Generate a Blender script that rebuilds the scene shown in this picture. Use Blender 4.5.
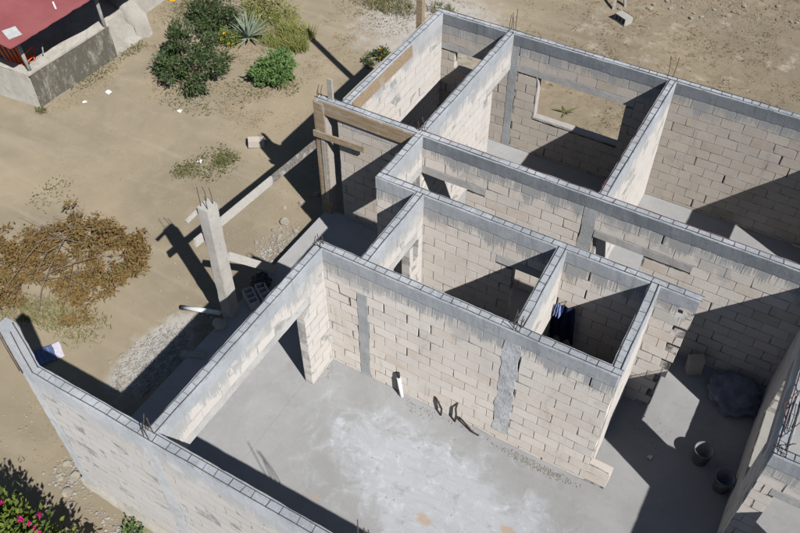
import bpy, math, random
import numpy as np
from mathutils import Vector, Matrix, noise as mn

S = bpy.context.scene
for o in list(bpy.data.objects):
    bpy.data.objects.remove(o)
COL = S.collection

# ---------------------------------------------------------------- camera
cam_d = bpy.data.cameras.new('camera')
cam = bpy.data.objects.new('camera', cam_d)
COL.objects.link(cam)
cam.location = (5.2898, -3.0286, 11.3886)
cam.rotation_euler = (0.7467, 0.0017, 0.5255)
cam_d.sensor_fit = 'HORIZONTAL'
cam_d.sensor_width = 36.0
cam_d.lens = 36.0 * 823.27 / 800.0
cam_d.clip_end = 2000
cam_d.clip_start = 0.1
S.camera = cam

# ---------------------------------------------------------------- world and sun
SUN = Vector((0.90, -0.455, 1.0))          # towards the sun
w = bpy.data.worlds.new('World')
S.world = w
w.use_nodes = True
nt = w.node_tree
bg = nt.nodes['Background']
sky = nt.nodes.new('ShaderNodeTexSky')
sky.sky_type = 'NISHITA'
sky.sun_disc = False
sky.sun_elevation = math.atan2(1.0, math.hypot(SUN.x, SUN.y))
sky.sun_rotation = math.atan2(SUN.x, SUN.y)
sky.air_density = 1.0
sky.dust_density = 0.3
nt.links.new(sky.outputs[0], bg.inputs[0])
bg.inputs[1].default_value = 0.06
sd = bpy.data.lights.new('sun', 'SUN')
sd.energy = 5.0
sd.angle = math.radians(0.53)
sd.color = (1.0, 0.98, 0.95)
so = bpy.data.objects.new('sun', sd)
COL.objects.link(so)
so.rotation_euler = (-SUN).to_track_quat('-Z', 'Y').to_euler()
so.location = SUN * 30
vs = S.view_settings
vs.view_transform = 'Standard'
vs.look = 'None'
vs.exposure = 0.0
vs.gamma = 1.0
S.render.engine = 'CYCLES'
S.cycles.diffuse_bounces = 3

R = random.Random(7)
NPR = np.random.RandomState(5)
H = 2.7
T = 0.15
BB = 2.46       # underside of the ring beams
LT = 2.06       # top of the lintels
LB = 1.90       # underside of the lintels
xJ, xD, xC, xB, xF0, xF1, xG0, xG1, xH = 0.0, 0.733, 0.0, -1.565, 3.182, 3.121, 4.562, 4.53, 3.227
yA, yB, yC, yD, yE = 0.0, 3.7216, 5.4868, 6.7707, 10.4349
xR, yX, xS, xT = 6.675, 3.58, 6.80, 8.02

# ---------------------------------------------------------------- materials
class NB:
    def __init__(s, name):
        s.m = bpy.data.materials.new(name)
        s.m.use_nodes = True
        s.t = s.m.node_tree
        s.b = s.t.nodes['Principled BSDF']
        s.b.inputs['Specular IOR Level'].default_value = 0.25
        s.b.inputs['Roughness'].default_value = 0.9
        s.b.inputs['Diffuse Roughness'].default_value = 0.9
    def n(s, typ, **k):
        x = s.t.nodes.new(typ)
        for a, v in k.items():
            setattr(x, a, v)
        return x
    def link(s, a, b):
        s.t.links.new(a, b)
    def put(s, sock, v):
        if isinstance(v, (int, float)):
            sock.default_value = v
        elif isinstance(v, (tuple, list)):
            sock.default_value = tuple(v) + ((1,) if len(v) == 3 and sock.type == 'RGBA' else ())
        else:
            s.link(v, sock)
    def pos(s):
        return s.n('ShaderNodeNewGeometry').outputs['Position']
    def objco(s):
        return s.n('ShaderNodeTexCoord').outputs['Object']
    def mapping(s, v, scale=(1, 1, 1), loc=(0, 0, 0)):
        m = s.n('ShaderNodeMapping')
        s.link(v, m.inputs[0])
        m.inputs['Scale'].default_value = scale
        m.inputs['Location'].default_value = loc
        return m.outputs[0]
    def noise(s, v, scale, detail=4, rough=0.55, dist=0.0):
        x = s.n('ShaderNodeTexNoise')
        s.link(v, x.inputs['Vector'])
        x.inputs['Scale'].default_value = scale
        x.inputs['Detail'].default_value = detail
        x.inputs['Roughness'].default_value = rough
        x.inputs['Distortion'].default_value = dist
        return x.outputs['Fac']
    def voro(s, v, scale, feature='F1', out='Distance'):
        x = s.n('ShaderNodeTexVoronoi', feature=feature)
        s.link(v, x.inputs['Vector'])
        x.inputs['Scale'].default_value = scale
        return x.outputs[out]
    def ramp(s, f, stops):
        x = s.n('ShaderNodeValToRGB')
        s.link(f, x.inputs[0])
        e = x.color_ramp.elements
        while len(e) < len(stops):
            e.new(0.5)
        for q, (p, c) in zip(e, stops):
            q.position = p
            q.color = tuple(c) + (1,) if len(c) == 3 else c
        return x.outputs[0]
    def step(s, f, a, b):
        x = s.n('ShaderNodeMapRange', interpolation_type='SMOOTHSTEP')
        s.put(x.inputs[0], f)
        x.inputs[1].default_value = a
        x.inputs[2].default_value = b
        return x.outputs[0]
    def math(s, op, a, b=0.0, clamp=False):
        x = s.n('ShaderNodeMath', operation=op)
        x.use_clamp = clamp
        s.put(x.inputs[0], a)
        s.put(x.inputs[1], b)
        return x.outputs[0]
    def mix(s, f, a, b, mode='MIX'):
        x = s.n('ShaderNodeMix', data_type='RGBA', blend_type=mode)
        s.put(x.inputs[0], f)
        s.put(x.inputs[6], a)
        s.put(x.inputs[7], b)
        return x.outputs[2]
    def sep(s, v):
        x = s.n('ShaderNodeSeparateXYZ')
        s.link(v, x.inputs[0])
        return x.outputs
    def comb(s, a, b, c):
        x = s.n('ShaderNodeCombineXYZ')
        for i, v in enumerate((a, b, c)):
            s.put(x.inputs[i], v)
        return x.outputs[0]
    def rnd(s):
        return s.n('ShaderNodeObjectInfo').outputs['Random']
    def bump(s, h, strength=0.3, dist=0.01):
        x = s.n('ShaderNodeBump')
        x.inputs['Strength'].default_value = strength
        x.inputs['Distance'].default_value = dist
        s.link(h, x.inputs['Height'])
        s.link(x.outputs[0], s.b.inputs['Normal'])
    def col(s, c, rough=None, spec=None):
        s.put(s.b.inputs['Base Color'], c)
        if rough is not None:
            s.put(s.b.inputs['Roughness'], rough)
        if spec is not None:
            s.put(s.b.inputs['Specular IOR Level'], spec)
        return s.m

M = {}

def slurry(b, p, col):
    """grey cement runs that dripped from the cast beams over the courses below"""
    x, y, z = b.sep(p)
    u = b.math('ADD', x, y)
    st = b.noise(b.comb(b.math('MULTIPLY', u, 44.0), b.math('MULTIPLY', z, .9), 0.0), 1.0, 2, 0.5)
    big = b.noise(b.comb(b.math('MULTIPLY', u, 2.1), b.math('MULTIPLY', z, .4), 3.0), 1.0, 3, 0.6)
    hgt = b.step(z, 1.95, 2.46)
    v = b.math('ADD', b.math('MULTIPLY', st, 0.8), b.math('ADD', b.math('MULTIPLY', hgt, 0.42), b.math('MULTIPLY', big, 1.35)))
    runs = b.step(v, 1.36, 1.44)
    patch = b.noise(p, 1.4, 4, .6, .4)
    wash = b.math('MULTIPLY', b.step(b.math('ADD', patch, b.math('MULTIPLY', hgt, .16)), .62, .68), b.step(z, 1.7, 2.1))
    return b.math('MULTIPLY', b.math('MAXIMUM', runs, b.math('MULTIPLY', wash, .45)), .85)

def make_block(name='sandy_concrete_block', smear_amt=.5, pale=0.0, k=(1, 1, 1), pc=(.475, .46, .445)):
    kk = lambda c: tuple(a * q for a, q in zip(c, k))
    b = NB(name)
    p = b.pos()
    r = b.rnd()
    base = b.ramp(r, [(0.0, kk((.60, .53, .46))), (.15, kk((.66, .60, .54))), (.5, kk((.64, .595, .545))), (.85, kk((.72, .67, .615))), (1.0, kk((.61, .575, .54)))])
    n1 = b.noise(p, 2.6, 4, .6)
    base = b.mix(b.math('MULTIPLY', b.step(n1, .35, .75), .7), base, kk((.73, .69, .645)))
    n2 = b.noise(p, 38, 4, .7)
    base = b.mix(b.math('MULTIPLY', b.step(n2, .52, .8), .3), base, kk((.46, .41, .36)))
    pit = b.voro(p, 17)
    base = b.mix(b.math('MULTIPLY', b.step(pit, .10, .04), .6), base, (.20, .165, .135))
    smear = b.noise(p, 1.7, 5, .7, .6)
    base = b.mix(b.math('MULTIPLY', b.step(smear, .55, .68), smear_amt), base, kk((.58, .56, .54)))
    st2 = b.noise(b.mapping(p, (1, 1, .35)), 3.4, 6, .72, .6)
    base = b.mix(b.math('MULTIPLY', b.step(st2, .54, .70), .5 if smear_amt > .3 else .15), base, kk((.47, .43, .385)))
    sm2 = b.noise(p, 7.5, 5, .75, .5)
    base = b.mix(b.math('MULTIPLY', b.step(sm2, .60, .70), .5 if smear_amt > .3 else .2), base, kk((.52, .50, .475)))
    if pale:
        q = b.noise(b.mapping(p, (1, 1, 3)), 2.2, 6, .7, .8)
        base = b.mix(b.math('MULTIPLY', b.step(q, .30, .55), pale), base, pc)
    base = b.mix(slurry(b, p, None), base, (.285, .29, .295))
    b.bump(b.math('ADD', b.math('MULTIPLY', n2, .5), b.math('MULTIPLY', pit, .3)), .3, .008)
    return b.col(base, .95, .1)
M['block'] = make_block(k=(.87, .86, .85))
M['block_pale'] = make_block('slurry_washed_block', .5, .6, (.70, .685, .67))
M['block_grey'] = make_block('greyer_toned_block', .5, 0.0, (.67, .645, .615))  # greyer, darker block tone, set wall by wall
M['block_wash'] = make_block('cement_washed_block', .15, .6, (.52, .52, .53), (.375, .37, .362))

def make_mortar(name='grey_mortar', a=(.13, .118, .107), c=(.40, .378, .352)):
    b = NB(name)
    p = b.pos()
    n = b.noise(p, 9, 4, .6)
    base = b.mix(b.step(n, .35, .65), a, c)
    base = b.mix(b.math('MULTIPLY', slurry(b, p, None), .8), base, (.40, .40, .39))
    b.bump(n, .5, .01)
    return b.col(base, .95, .1)
M['mortar_wash'] = make_mortar('washed_mortar', (.20, .195, .185), (.33, .32, .305))
M['mortar_pale'] = make_mortar('pale_mortar', (.26, .25, .235), (.40, .39, .37))
M['mortar'] = make_mortar()

def make_concrete(name, a, c, stain, bumpd=.01, speck=1.0):
    b = NB(name)
    p = b.pos()
    n1 = b.noise(p, 1.6, 5, .65, .4)
    n2 = b.noise(p, 22, 4, .7)
    base = b.mix(b.step(n1, .32, .68), a, c)
    base = b.mix(b.math('MULTIPLY', b.step(n2, .5, .75), .35 * speck), base, stain)
    n4 = b.noise(p, 7, 6, .75, .6)
    base = b.mix(b.math('MULTIPLY', b.step(n4, .54, .66), .55), base, stain)
    base = b.mix(b.math('MULTIPLY', b.step(n4, .42, .30), .45), base, tuple(min(1, q * 1.22) for q in c))
    x, y, z = b.sep(p)
    st = b.noise(b.comb(b.math('MULTIPLY', b.math('ADD', x, y), 9.0), b.math('MULTIPLY', z, 1.0), 7.0), 1.0, 4, .6)
    base = b.mix(b.math('MULTIPLY', b.step(st, .56, .72), .4), base, stain)
    b.bump(n2, .45, bumpd)
    return b.col(base, .9, .2)
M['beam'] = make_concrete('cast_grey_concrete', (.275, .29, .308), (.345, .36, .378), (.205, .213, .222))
M['beam_top'] = make_concrete('lighter_beam_top', (.29, .31, .335), (.42, .44, .465), (.19, .20, .21), .03, 2.0)
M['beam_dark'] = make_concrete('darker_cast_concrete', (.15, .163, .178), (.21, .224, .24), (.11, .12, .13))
M['column'] = make_concrete('rough_column_concrete', (.30, .31, .315), (.38, .385, .39), (.23, .23, .225), .02)
def make_rough_column():
    b = NB('honeycombed_column_concrete')
    p = b.pos()
    v = b.voro(p, 26)
    n = b.noise(p, 5, 5, .7)
    c = b.mix(b.step(n, .35, .65), (.36, .37, .38), (.50, .51, .52))
    c = b.mix(b.math('MULTIPLY', b.step(b.noise(p, 16, 5, .75), .5, .68), .6), c, (.25, .25, .25))
    b.bump(b.math('ADD', b.math('MULTIPLY', v, -.25), n), .6, .03)
    return b.col(c, .95, .1)
M['column_rough'] = make_rough_column()
M['lintel'] = make_concrete('lintel_concrete', (.33, .325, .315), (.43, .42, .405), (.24, .23, .22))
M['postc'] = make_concrete('pale_post_concrete', (.32, .305, .28), (.40, .38, .35), (.23, .215, .19))

def make_plaster():
    b = NB('pale_patch_plaster')
    p = b.pos()
    n = b.noise(p, 9, 4, .6)
    b.bump(n, .5, .02)
    return b.col(b.mix(n, (.33, .31, .28), (.43, .41, .38)), .95, .1)
M['plaster'] = make_plaster()

def make_floor():
    b = NB('screeded_floor_concrete')
    p = b.pos()
    x, y, z = b.sep(p)
    n1 = b.noise(p, .9, 6, .62, .5)
    n2 = b.noise(p, 6, 5, .7)
    n3 = b.noise(p, 60, 3, .6)
    base = b.mix(b.step(n1, .3, .7), (.315, .312, .308), (.375, .372, .37))
    base = b.mix(b.math('MULTIPLY', b.step(n2, .52, .72), .4), base, (.41, .41, .41))
    # whitewash spilled over the middle of the big room
    dx = b.math('DIVIDE', b.math('SUBTRACT', x, 3.2), 2.7)
    dy = b.math('DIVIDE', b.math('SUBTRACT', b.math('SUBTRACT', y, 2.15), b.math('MULTIPLY', b.math('SUBTRACT', x, 2.9), -.22)), 1.1)
    dd = b.math('SQRT', b.math('ADD', b.math('MULTIPLY', dx, dx), b.math('MULTIPLY', dy, dy)))
    nw = b.noise(p, 1.9, 7, .68, 1.0)
    wf = b.step(b.math('ADD', b.math('MULTIPLY', dd, -.55), b.math('MULTIPLY', nw, 1.2)), -.05, .36)
    streak = b.noise(b.mapping(p, (1.5, 9, 1)), 1.4, 4, .6, .6)
    wf = b.math('MULTIPLY', wf, b.math('ADD', .42, b.math('MULTIPLY', streak, .8)), True)
    base = b.mix(wf, base, (.475, .49, .515))
    blot = b.noise(p, 5.5, 7, .72, .8)
    base = b.mix(b.math('MULTIPLY', b.step(blot, .53, .64), b.math('MULTIPLY', b.step(wf, .1, .5), .55)), base, (.58, .595, .62))
    base = b.mix(b.math('MULTIPLY', b.step(b.noise(p, 3.1, 7, .75, .5), .55, .68), .5), base, (.28, .277, .27))
    # darker dusty trowel marks
    tm = b.noise(b.mapping(p, (2.2, 7, 1)), 2.3, 5, .7, 1.4)
    base = b.mix(b.math('MULTIPLY', b.step(tm, .56, .7), .35), base, (.26, .25, .235))
    # rusty sand spots
    for cx, cy, r in ((2.845, 1.88, .17), (3.97, 2.33, .17), (1.256, 1.38, .07)):
        ex = b.math('SUBTRACT', x, cx)
        ey = b.math('SUBTRACT', y, cy)
        q = b.math('SQRT', b.math('ADD', b.math('MULTIPLY', ex, ex), b.math('MULTIPLY', b.math('MULTIPLY', ey, ey), 3.0)))
        q = b.math('ADD', q, b.math('MULTIPLY', b.math('SUBTRACT', n2, .5), .3))
        base = b.mix(b.math('MULTIPLY', b.step(q, r, r * .4), .6), base, (.46, .31, .17))
    crumbs = b.voro(p, 26)
    base = b.mix(b.math('MULTIPLY', b.step(crumbs, .07, .03), .35), base, (.20, .18, .16))
    b.bump(b.math('ADD', n3, b.math('MULTIPLY', n2, 1.4)), .3, .015)
    return b.col(base, .88, .2)
M['floor'] = make_floor()

def make_sand():
    b = NB('dry_sandy_ground')
    p = b.pos()
    x, y, z = b.sep(p)
    n1 = b.noise(p, .35, 6, .6, .5)
    n2 = b.noise(p, 2.6, 6, .68, .3)
    n3 = b.noise(p, 24, 5, .75)
    base = b.mix(b.step(n1, .3, .7), (.225, .19, .138), (.30, .246, .170))
    base = b.mix(b.math('MULTIPLY', b.step(n2, .45, .75), .35), base, (.35, .30, .22))
    tr = b.n('ShaderNodeMapping')
    b.link(p, tr.inputs[0])
    tr.inputs['Rotation'].default_value = (0, 0, math.radians(-38))
    tr.inputs['Scale'].default_value = (.16, 1.5, 1)
    trk = b.noise(tr.outputs[0], 1.0, 5, .6, .8)
    base = b.mix(b.math('MULTIPLY', b.step(trk, .48, .70), .35), base, (.365, .312, .232))
    base = b.mix(b.math('MULTIPLY', b.step(n3, .55, .75), .35), base, (.21, .175, .125))
    # drier, dirtier turf on the far plot
    far = b.step(b.math('ADD', y, b.math('MULTIPLY', b.math('SUBTRACT', n1, .5), 5.0)), 11.2, 12.8)
    far = b.math('MULTIPLY', far, b.step(x, -2.5, 1.0))
    t = b.noise(p, 4.5, 8, .78, .8)
    base = b.mix(b.math('MULTIPLY', far, b.step(t, .40, .66)), base, (.215, .172, .12))
    base = b.mix(b.math('MULTIPLY', far, b.step(b.noise(p, 1.3, 6, .7), .56, .7)), base, (.38, .335, .27))
    # cement-grey spill beyond the far corner of the house
    ex = b.math('DIVIDE', b.math('ADD', x, 3.9), 2.3)
    ey = b.math('DIVIDE', b.math('SUBTRACT', y, 14.4), 2.2)
    q = b.math('SQRT', b.math('ADD', b.math('MULTIPLY', ex, ex), b.math('MULTIPLY', ey, ey)))
    q = b.math('ADD', q, b.math('MULTIPLY', b.math('SUBTRACT', n2, .5), 1.5))
    base = b.mix(b.math('MULTIPLY', b.step(q, 1.1, .45), .85), base, (.40, .38, .355))
    # cement dust beside the porch
    ex = b.math('DIVIDE', b.math('ADD', x, 2.85), .55)
    ey = b.math('DIVIDE', b.math('SUBTRACT', y, 2.4), 1.1)
    q = b.math('SQRT', b.math('ADD', b.math('MULTIPLY', ex, ex), b.math('MULTIPLY', ey, ey)))
    q = b.math('ADD', q, b.math('MULTIPLY', b.math('SUBTRACT', n2, .5), 1.4))
    base = b.mix(b.math('MULTIPLY', b.step(q, 1.15, .6), .8), base, (.42, .40, .37))
    # greenish weeds in patches
    wn = b.noise(p, 1.1, 6, .7)
    gx = b.step(x, -3.0, -5.5)
    base = b.mix(b.math('MULTIPLY', b.math('MULTIPLY', b.step(wn, .6, .72), gx), .35), base, (.26, .25, .12))
    b.bump(b.math('ADD', b.math('MULTIPLY', n3, .5), n2), .5, .05)
    return b.col(base, .97, .08)
M['sand'] = make_sand()

def make_wood(name, a, c, d):
    b = NB(name)
    p = b.objco()
    g = b.noise(b.mapping(p, (2.5, 30, 30)), 1.0, 5, .65, .4)
    base = b.mix(b.step(g, .35, .7), a, c)
    n = b.noise(b.pos(), 6, 5, .65)
    base = b.mix(b.math('MULTIPLY', b.step(n, .5, .7), .7), base, d)
    b.bump(g, .3, .006)
    return b.col(base, .85, .2)
M['wood_brown'] = make_wood('brown_form_board', (.225, .165, .105), (.315, .245, .165), (.32, .295, .26))
M['wood_grey'] = make_wood('weathered_grey_board', (.27, .245, .215), (.36, .335, .30), (.38, .36, .335))
M['wood_white'] = make_wood('cement_whitened_board', (.36, .34, .31), (.45, .43, .40), (.33, .315, .29))
M['wood_dark'] = make_wood('dark_brown_board', (.12, .09, .065), (.19, .15, .115), (.30, .27, .24))

def simple(name, col, rough=.7, spec=.3, var=.25, sc=8, bumpy=.0, metallic=0.0):
    b = NB(name)
    p = b.pos()
    n = b.noise(p, sc, 5, .65)
    dark = tuple(c * (1 - var) for c in col)
    lite = tuple(min(1, c * (1 + var * .6)) for c in col)
    c = b.mix(b.step(n, .3, .7), dark, lite)
    if bumpy:
        b.bump(n, .5, bumpy)
    b.b.inputs['Metallic'].default_value = metallic
    return b.col(c, rough, spec)
M['rebar'] = simple('dark_rusty_steel', (.085, .065, .055), .7, .4, .5, 30)
M['rebar_red'] = simple('red_rust_steel', (.16, .055, .035), .75, .3, .4, 30)
M['pvc'] = simple('white_plastic_pipe', (.72, .73, .73), .4, .5, .08)
M['black'] = simple('black_plastic', (.025, .025, .03), .5, .4, .3)
M['hose'] = simple('dark_brown_conduit', (.05, .035, .028), .6, .35, .4)
M['bucket'] = simple('grey_plastic_pail', (.20, .20, .215), .6, .4, .2)
M['bucket_in'] = simple('pail_lining', (.28, .28, .30), .6, .4, .2)
M['tarp'] = simple('dark_blue_tarpaulin', (.19, .205, .255), .8, .2, .3, 5)
M['cloth_blue'] = simple('navy_cloth', (.02, .025, .075), .95, .1, .4, 12)
M['cloth_sky'] = simple('light_blue_cloth', (.22, .28, .50), .95, .1, .2, 12)
M['sack_blue'] = simple('blue_woven_sack', (.085, .12, .23), .7, .3, .3, 20)
M['sack_white'] = simple('white_woven_sack', (.52, .49, .54), .8, .2, .15, 20)
M['sack_grey'] = simple('grey_sack_print', (.22, .24, .32), .8, .2, .15, 20)
M['paper'] = simple('white_paper', (.72, .72, .72), .9, .1, .1)
M['stone'] = simple('pale_limestone', (.34, .305, .25), .95, .1, .3, 9, .02)
M['stone_dark'] = simple('grey_rubble', (.28, .265, .24), .95, .1, .35, 9, .02)
M['stone_white'] = simple('broken_pale_cement', (.36, .345, .32), .95, .1, .35, 9, .02)
M['flow_pink'] = simple('magenta_petals', (.42, .02, .14), .7, .2, .2)
M['flow_pale'] = simple('pale_pink_petals', (.40, .26, .27), .8, .2, .2)
M['flow_yellow'] = simple('yellow_petals', (.62, .40, .02), .7, .2, .2)
M['flow_orange'] = simple('orange_petals', (.55, .10, .01), .7, .2, .2)
M['orange'] = simple('orange_red_paint', (.72, .13, .04), .45, .45, .15)
M['bark'] = simple('grey_bark', (.20, .15, .11), .9, .15, .4, 14)
M['bark_pale'] = simple('dry_pale_branch', (.30, .24, .18), .9, .15, .3, 14)
M['yellow'] = simple('yellow_plastic', (.75, .45, .03), .5, .4, .1)
M['galv'] = simple('galvanised_pipe', (.33, .32, .30), .6, .4, .3)
M['grey_plate'] = simple('grey_patch_sheet', (.42, .43, .42), .8, .2, .15)
M['porch_shade'] = simple('shade_dark_wall', (.05, .05, .055), .9, .1, .3)  # near-black colour stands in for the deep shade under the neighbour's roof

def make_roof():
    b = NB('faded_red_roof_paint')
    p = b.pos()
    n = b.noise(p, 1.5, 5, .6)
    n2 = b.noise(p, 20, 4, .6)
    c = b.mix(b.step(n, .3, .7), (.235, .068, .07), (.275, .09, .09))
    c = b.mix(b.math('MULTIPLY', b.step(n2, .5, .75), .3), c, (.19, .065, .065))
    return b.col(c, .6, .3)
M['roof'] = make_roof()

def make_stained():
    b = NB('lichen_stained_cement')
    p = b.pos()
    x, y, z = b.sep(p)
    n1 = b.noise(b.mapping(p, (3, 3, 1.2)), 1.7, 6, .72, .4)
    n2 = b.noise(p, 18, 5, .75)
    c = b.mix(b.step(n2, .3, .7), (.30, .27, .22), (.40, .365, .31))
    c = b.mix(b.step(b.math('ADD', b.math('MULTIPLY', n1, .8), b.math('MULTIPLY', n2, .35)), .38, .60), c, (.11, .102, .082))
    b.bump(n2, .6, .02)
    return b.col(c, .95, .1)
M['stained'] = make_stained()
M['render'] = make_concrete('weathered_cement_render', (.33, .31, .275), (.43, .405, .36), (.23, .205, .17))

def make_leaf(name, stops, rough=.5, trans=.25):
    b = NB(name)
    r = b.n('ShaderNodeNewGeometry').outputs['Random Per Island']
    c = b.ramp(r, stops)
    b.b.inputs['Roughness'].default_value = rough
    b.put(b.b.inputs['Base Color'], c)
    tr = b.n('ShaderNodeBsdfTranslucent')
    b.link(c, tr.inputs[0])
    mx = b.n('ShaderNodeMixShader')
    mx.inputs[0].default_value = trans
    b.link(b.b.outputs[0], mx.inputs[1])
    b.link(tr.outputs[0], mx.inputs[2])
    b.link(mx.outputs[0], b.t.nodes['Material Output'].inputs[0])
    return b.m
M['leaf_dark'] = make_leaf('dark_oleander_leaf', [(0, (.028, .05, .02)), (.5, (.065, .105, .038)), (.85, (.12, .17, .065)), (1, (.24, .18, .15))])
M['leaf_green'] = make_leaf('bright_shrub_leaf', [(0, (.07, .135, .04)), (.5, (.135, .225, .07)), (1, (.21, .31, .11))])
M['leaf_yellow'] = make_leaf('yellow_green_blade', [(0, (.16, .20, .05)), (.5, (.29, .31, .09)), (1, (.44, .40, .16))])
M['leaf_lime'] = make_leaf('lime_leaf', [(0, (.07, .11, .02)), (.5, (.13, .19, .035)), (1, (.24, .27, .06))])
M['leaf_dull'] = make_leaf('dull_grass_blade', [(0, (.10, .11, .035)), (.5, (.18, .175, .065)), (1, (.30, .25, .12))], .8, .2)
M['leaf_agave'] = make_leaf('silver_agave_leaf', [(0, (.16, .21, .15)), (.5, (.23, .28, .20)), (1, (.33, .37, .28))], .45, .1)
M['leaf_brown'] = make_leaf('dry_brown_leaf', [(0, (.09, .05, .018)), (.35, (.21, .12, .042)), (.65, (.30, .19, .075)), (.85, (.22, .18, .07)), (1, (.14, .14, .06))], .8, .2)
M['leaf_cover'] = make_leaf('creeping_weed_leaf', [(0, (.07, .085, .025)), (.5, (.13, .15, .05)), (.8, (.22, .20, .09)), (1, (.30, .24, .13))], .7, .2)
M['straw'] = make_leaf('dry_straw', [(0, (.21, .155, .085)), (.5, (.34, .265, .155)), (1, (.44, .36, .22))], .9, .1)
M['straw_dark'] = make_leaf('dead_turf', [(0, (.16, .11, .06)), (.5, (.25, .18, .10)), (1, (.36, .28, .17))], .9, .1)

M['wood_splash'] = make_wood('splashed_board', (.10, .09, .08), (.24, .22, .20), (.40, .385, .36))
# ---------------------------------------------------------------- object helpers
def tag(o, label, cat=None, group=None, kind=None):
    if label:
        o['label'] = label
    if cat:
        o['category'] = cat
    if group:
        o['group'] = group
    if kind:
        o['kind'] = kind
    return o

def empty(name, loc=(0, 0, 0), rz=0.0):
    o = bpy.data.objects.new(name, None)
    o.empty_display_size = .2
    COL.objects.link(o)
    o.location = loc
    o.rotation_euler = (0, 0, rz)
    return o

def link(name, me, parent=None, loc=None, rot=None):
    o = bpy.data.objects.new(name, me)
    COL.objects.link(o)
    if parent:
        o.parent = parent
    if loc:
        o.location = loc
    if rot:
        o.rotation_euler = rot
    return o

class MB:
    def __init__(s):
        s.v = []
        s.f = []
        s.sm = []
    def add(s, vs_, fs, smooth=False):
        o = len(s.v)
        s.v += [tuple(q) for q in vs_]
        s.f += [tuple(o + i for i in f) for f in fs]
        s.sm += [smooth] * len(fs)
    def box(s, x0, x1, y0, y1, z0, z1):
        s.add([(x0, y0, z0), (x1, y0, z0), (x1, y1, z0), (x0, y1, z0), (x0, y0, z1), (x1, y0, z1), (x1, y1, z1), (x0, y1, z1)],
              [(0, 3, 2, 1), (4, 5, 6, 7), (0, 1, 5, 4), (1, 2, 6, 5), (2, 3, 7, 6), (3, 0, 4, 7)])
    def bar(s, a, b, wd, th, jit=0.0, seg=1, up=None, bev=.0):
        """rectangular bar from a to b: wd sideways, th along up; rough when jit > 0"""
        a, b = Vector(a), Vector(b)
        d = (b - a)
        L = d.length
        d.normalize()
        u = Vector(up) if up else (Vector((0, 0, 1)) if abs(d.z) < .9 else Vector((0, 1, 0)))
        sd_ = d.cross(u).normalized()
        u = sd_.cross(d).normalized()
        hw, ht = wd / 2, th / 2
        if bev > 0:
            prof = [(-hw, -ht + bev), (-hw, ht - bev), (-hw + bev, ht), (hw - bev, ht), (hw, ht - bev), (hw, -ht + bev), (hw - bev, -ht), (-hw + bev, -ht)]
        else:
            prof = [(-hw, -ht), (-hw, ht), (hw, ht), (hw, -ht)]
        n = len(prof)
        vs_ = []
        for i in range(seg + 1):
            c = a + d * (L * i / seg)
            for q, r in prof:
                e = Vector((R.uniform(-jit, jit), R.uniform(-jit, jit), R.uniform(-jit, jit))) if jit else Vector((0, 0, 0))
                vs_.append(c + sd_ * q + u * r + e)
        fs = []
        for i in range(seg):
            for k in range(n):
                k2 = (k + 1) % n
                fs.append((i * n + k, i * n + k2, (i + 1) * n + k2, (i + 1) * n + k))
        fs.append(tuple(range(n - 1, -1, -1)))
        fs.append(tuple(seg * n + k for k in range(n)))
        s.add(vs_, fs)
    def tube(s, pts, r, n=6, r1=None, cap=True):
        pts = [Vector(p) for p in pts]
        m = len(pts)
        vs_ = []
        ref = Vector((.31, .2, .93))
        for i, p in enumerate(pts):
            d = (pts[min(i + 1, m - 1)] - pts[max(i - 1, 0)]).normalized()
            a = d.cross(ref)
            if a.length < 1e-3:
                a = d.cross(Vector((1, 0, 0)))
            a.normalize()
            b = d.cross(a)
            rr = r if r1 is None else r + (r1 - r) * i / max(1, m - 1)
            for k in range(n):
                t = 2 * math.pi * k / n
                vs_.append(p + a * (rr * math.cos(t)) + b * (rr * math.sin(t)))
        fs = []
        for i in range(m - 1):
            for k in range(n):
                k2 = (k + 1) % n
                fs.append((i * n + k, (i + 1) * n + k, (i + 1) * n + k2, i * n + k2))
        s.add(vs_, fs, True)
        if cap:
            o = len(s.v) - len(vs_)
            s.f += [tuple(o + k for k in range(n)), tuple(o + (m - 1) * n + k for k in range(n - 1, -1, -1))]
            s.sm += [False, False]
    def lathe(s, prof, c=(0, 0, 0), n=20):
        vs_ = []
        for r, z in prof:
            for k in range(n):
                t = 2 * math.pi * k / n
                vs_.append((c[0] + r * math.cos(t), c[1] + r * math.sin(t), c[2] + z))
        fs = []
        for i in range(len(prof) - 1):
            for k in range(n):
                k2 = (k + 1) % n
                fs.append((i * n + k, i * n + k2, (i + 1) * n + k2, (i + 1) * n + k))
        s.add(vs_, fs, True)
    def mesh(s, name, mat):
        me = bpy.data.meshes.new(name)
        me.from_pydata(s.v, [], s.f)
        me.materials.append(mat)
        if any(s.sm):
            me.polygons.foreach_set('use_smooth', s.sm)
        me.update()
        return me
    def build(s, name, mat, parent=None, loc=None, rot=None):
        return link(name, s.mesh(name, mat), parent, loc, rot)

def tri_mesh(name, verts, faces, mat, parent=None, loc=None):
    """numpy mesh: verts (n,3), faces (m,k)"""
    me = bpy.data.meshes.new(name)
    k = faces.shape[1]
    me.vertices.add(len(verts))
    me.vertices.foreach_set('co', np.asarray(verts, np.float32).ravel())
    me.loops.add(faces.size)
    me.loops.foreach_set('vertex_index', faces.astype(np.int32).ravel())
    me.polygons.add(len(faces))
    me.polygons.foreach_set('loop_start', np.arange(0, faces.size, k, dtype=np.int32))
    me.polygons.foreach_set('loop_total', np.full(len(faces), k, np.int32))
    me.materials.append(mat)
    me.update(calc_edges=True)
    return link(name, me, parent, loc)

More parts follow.
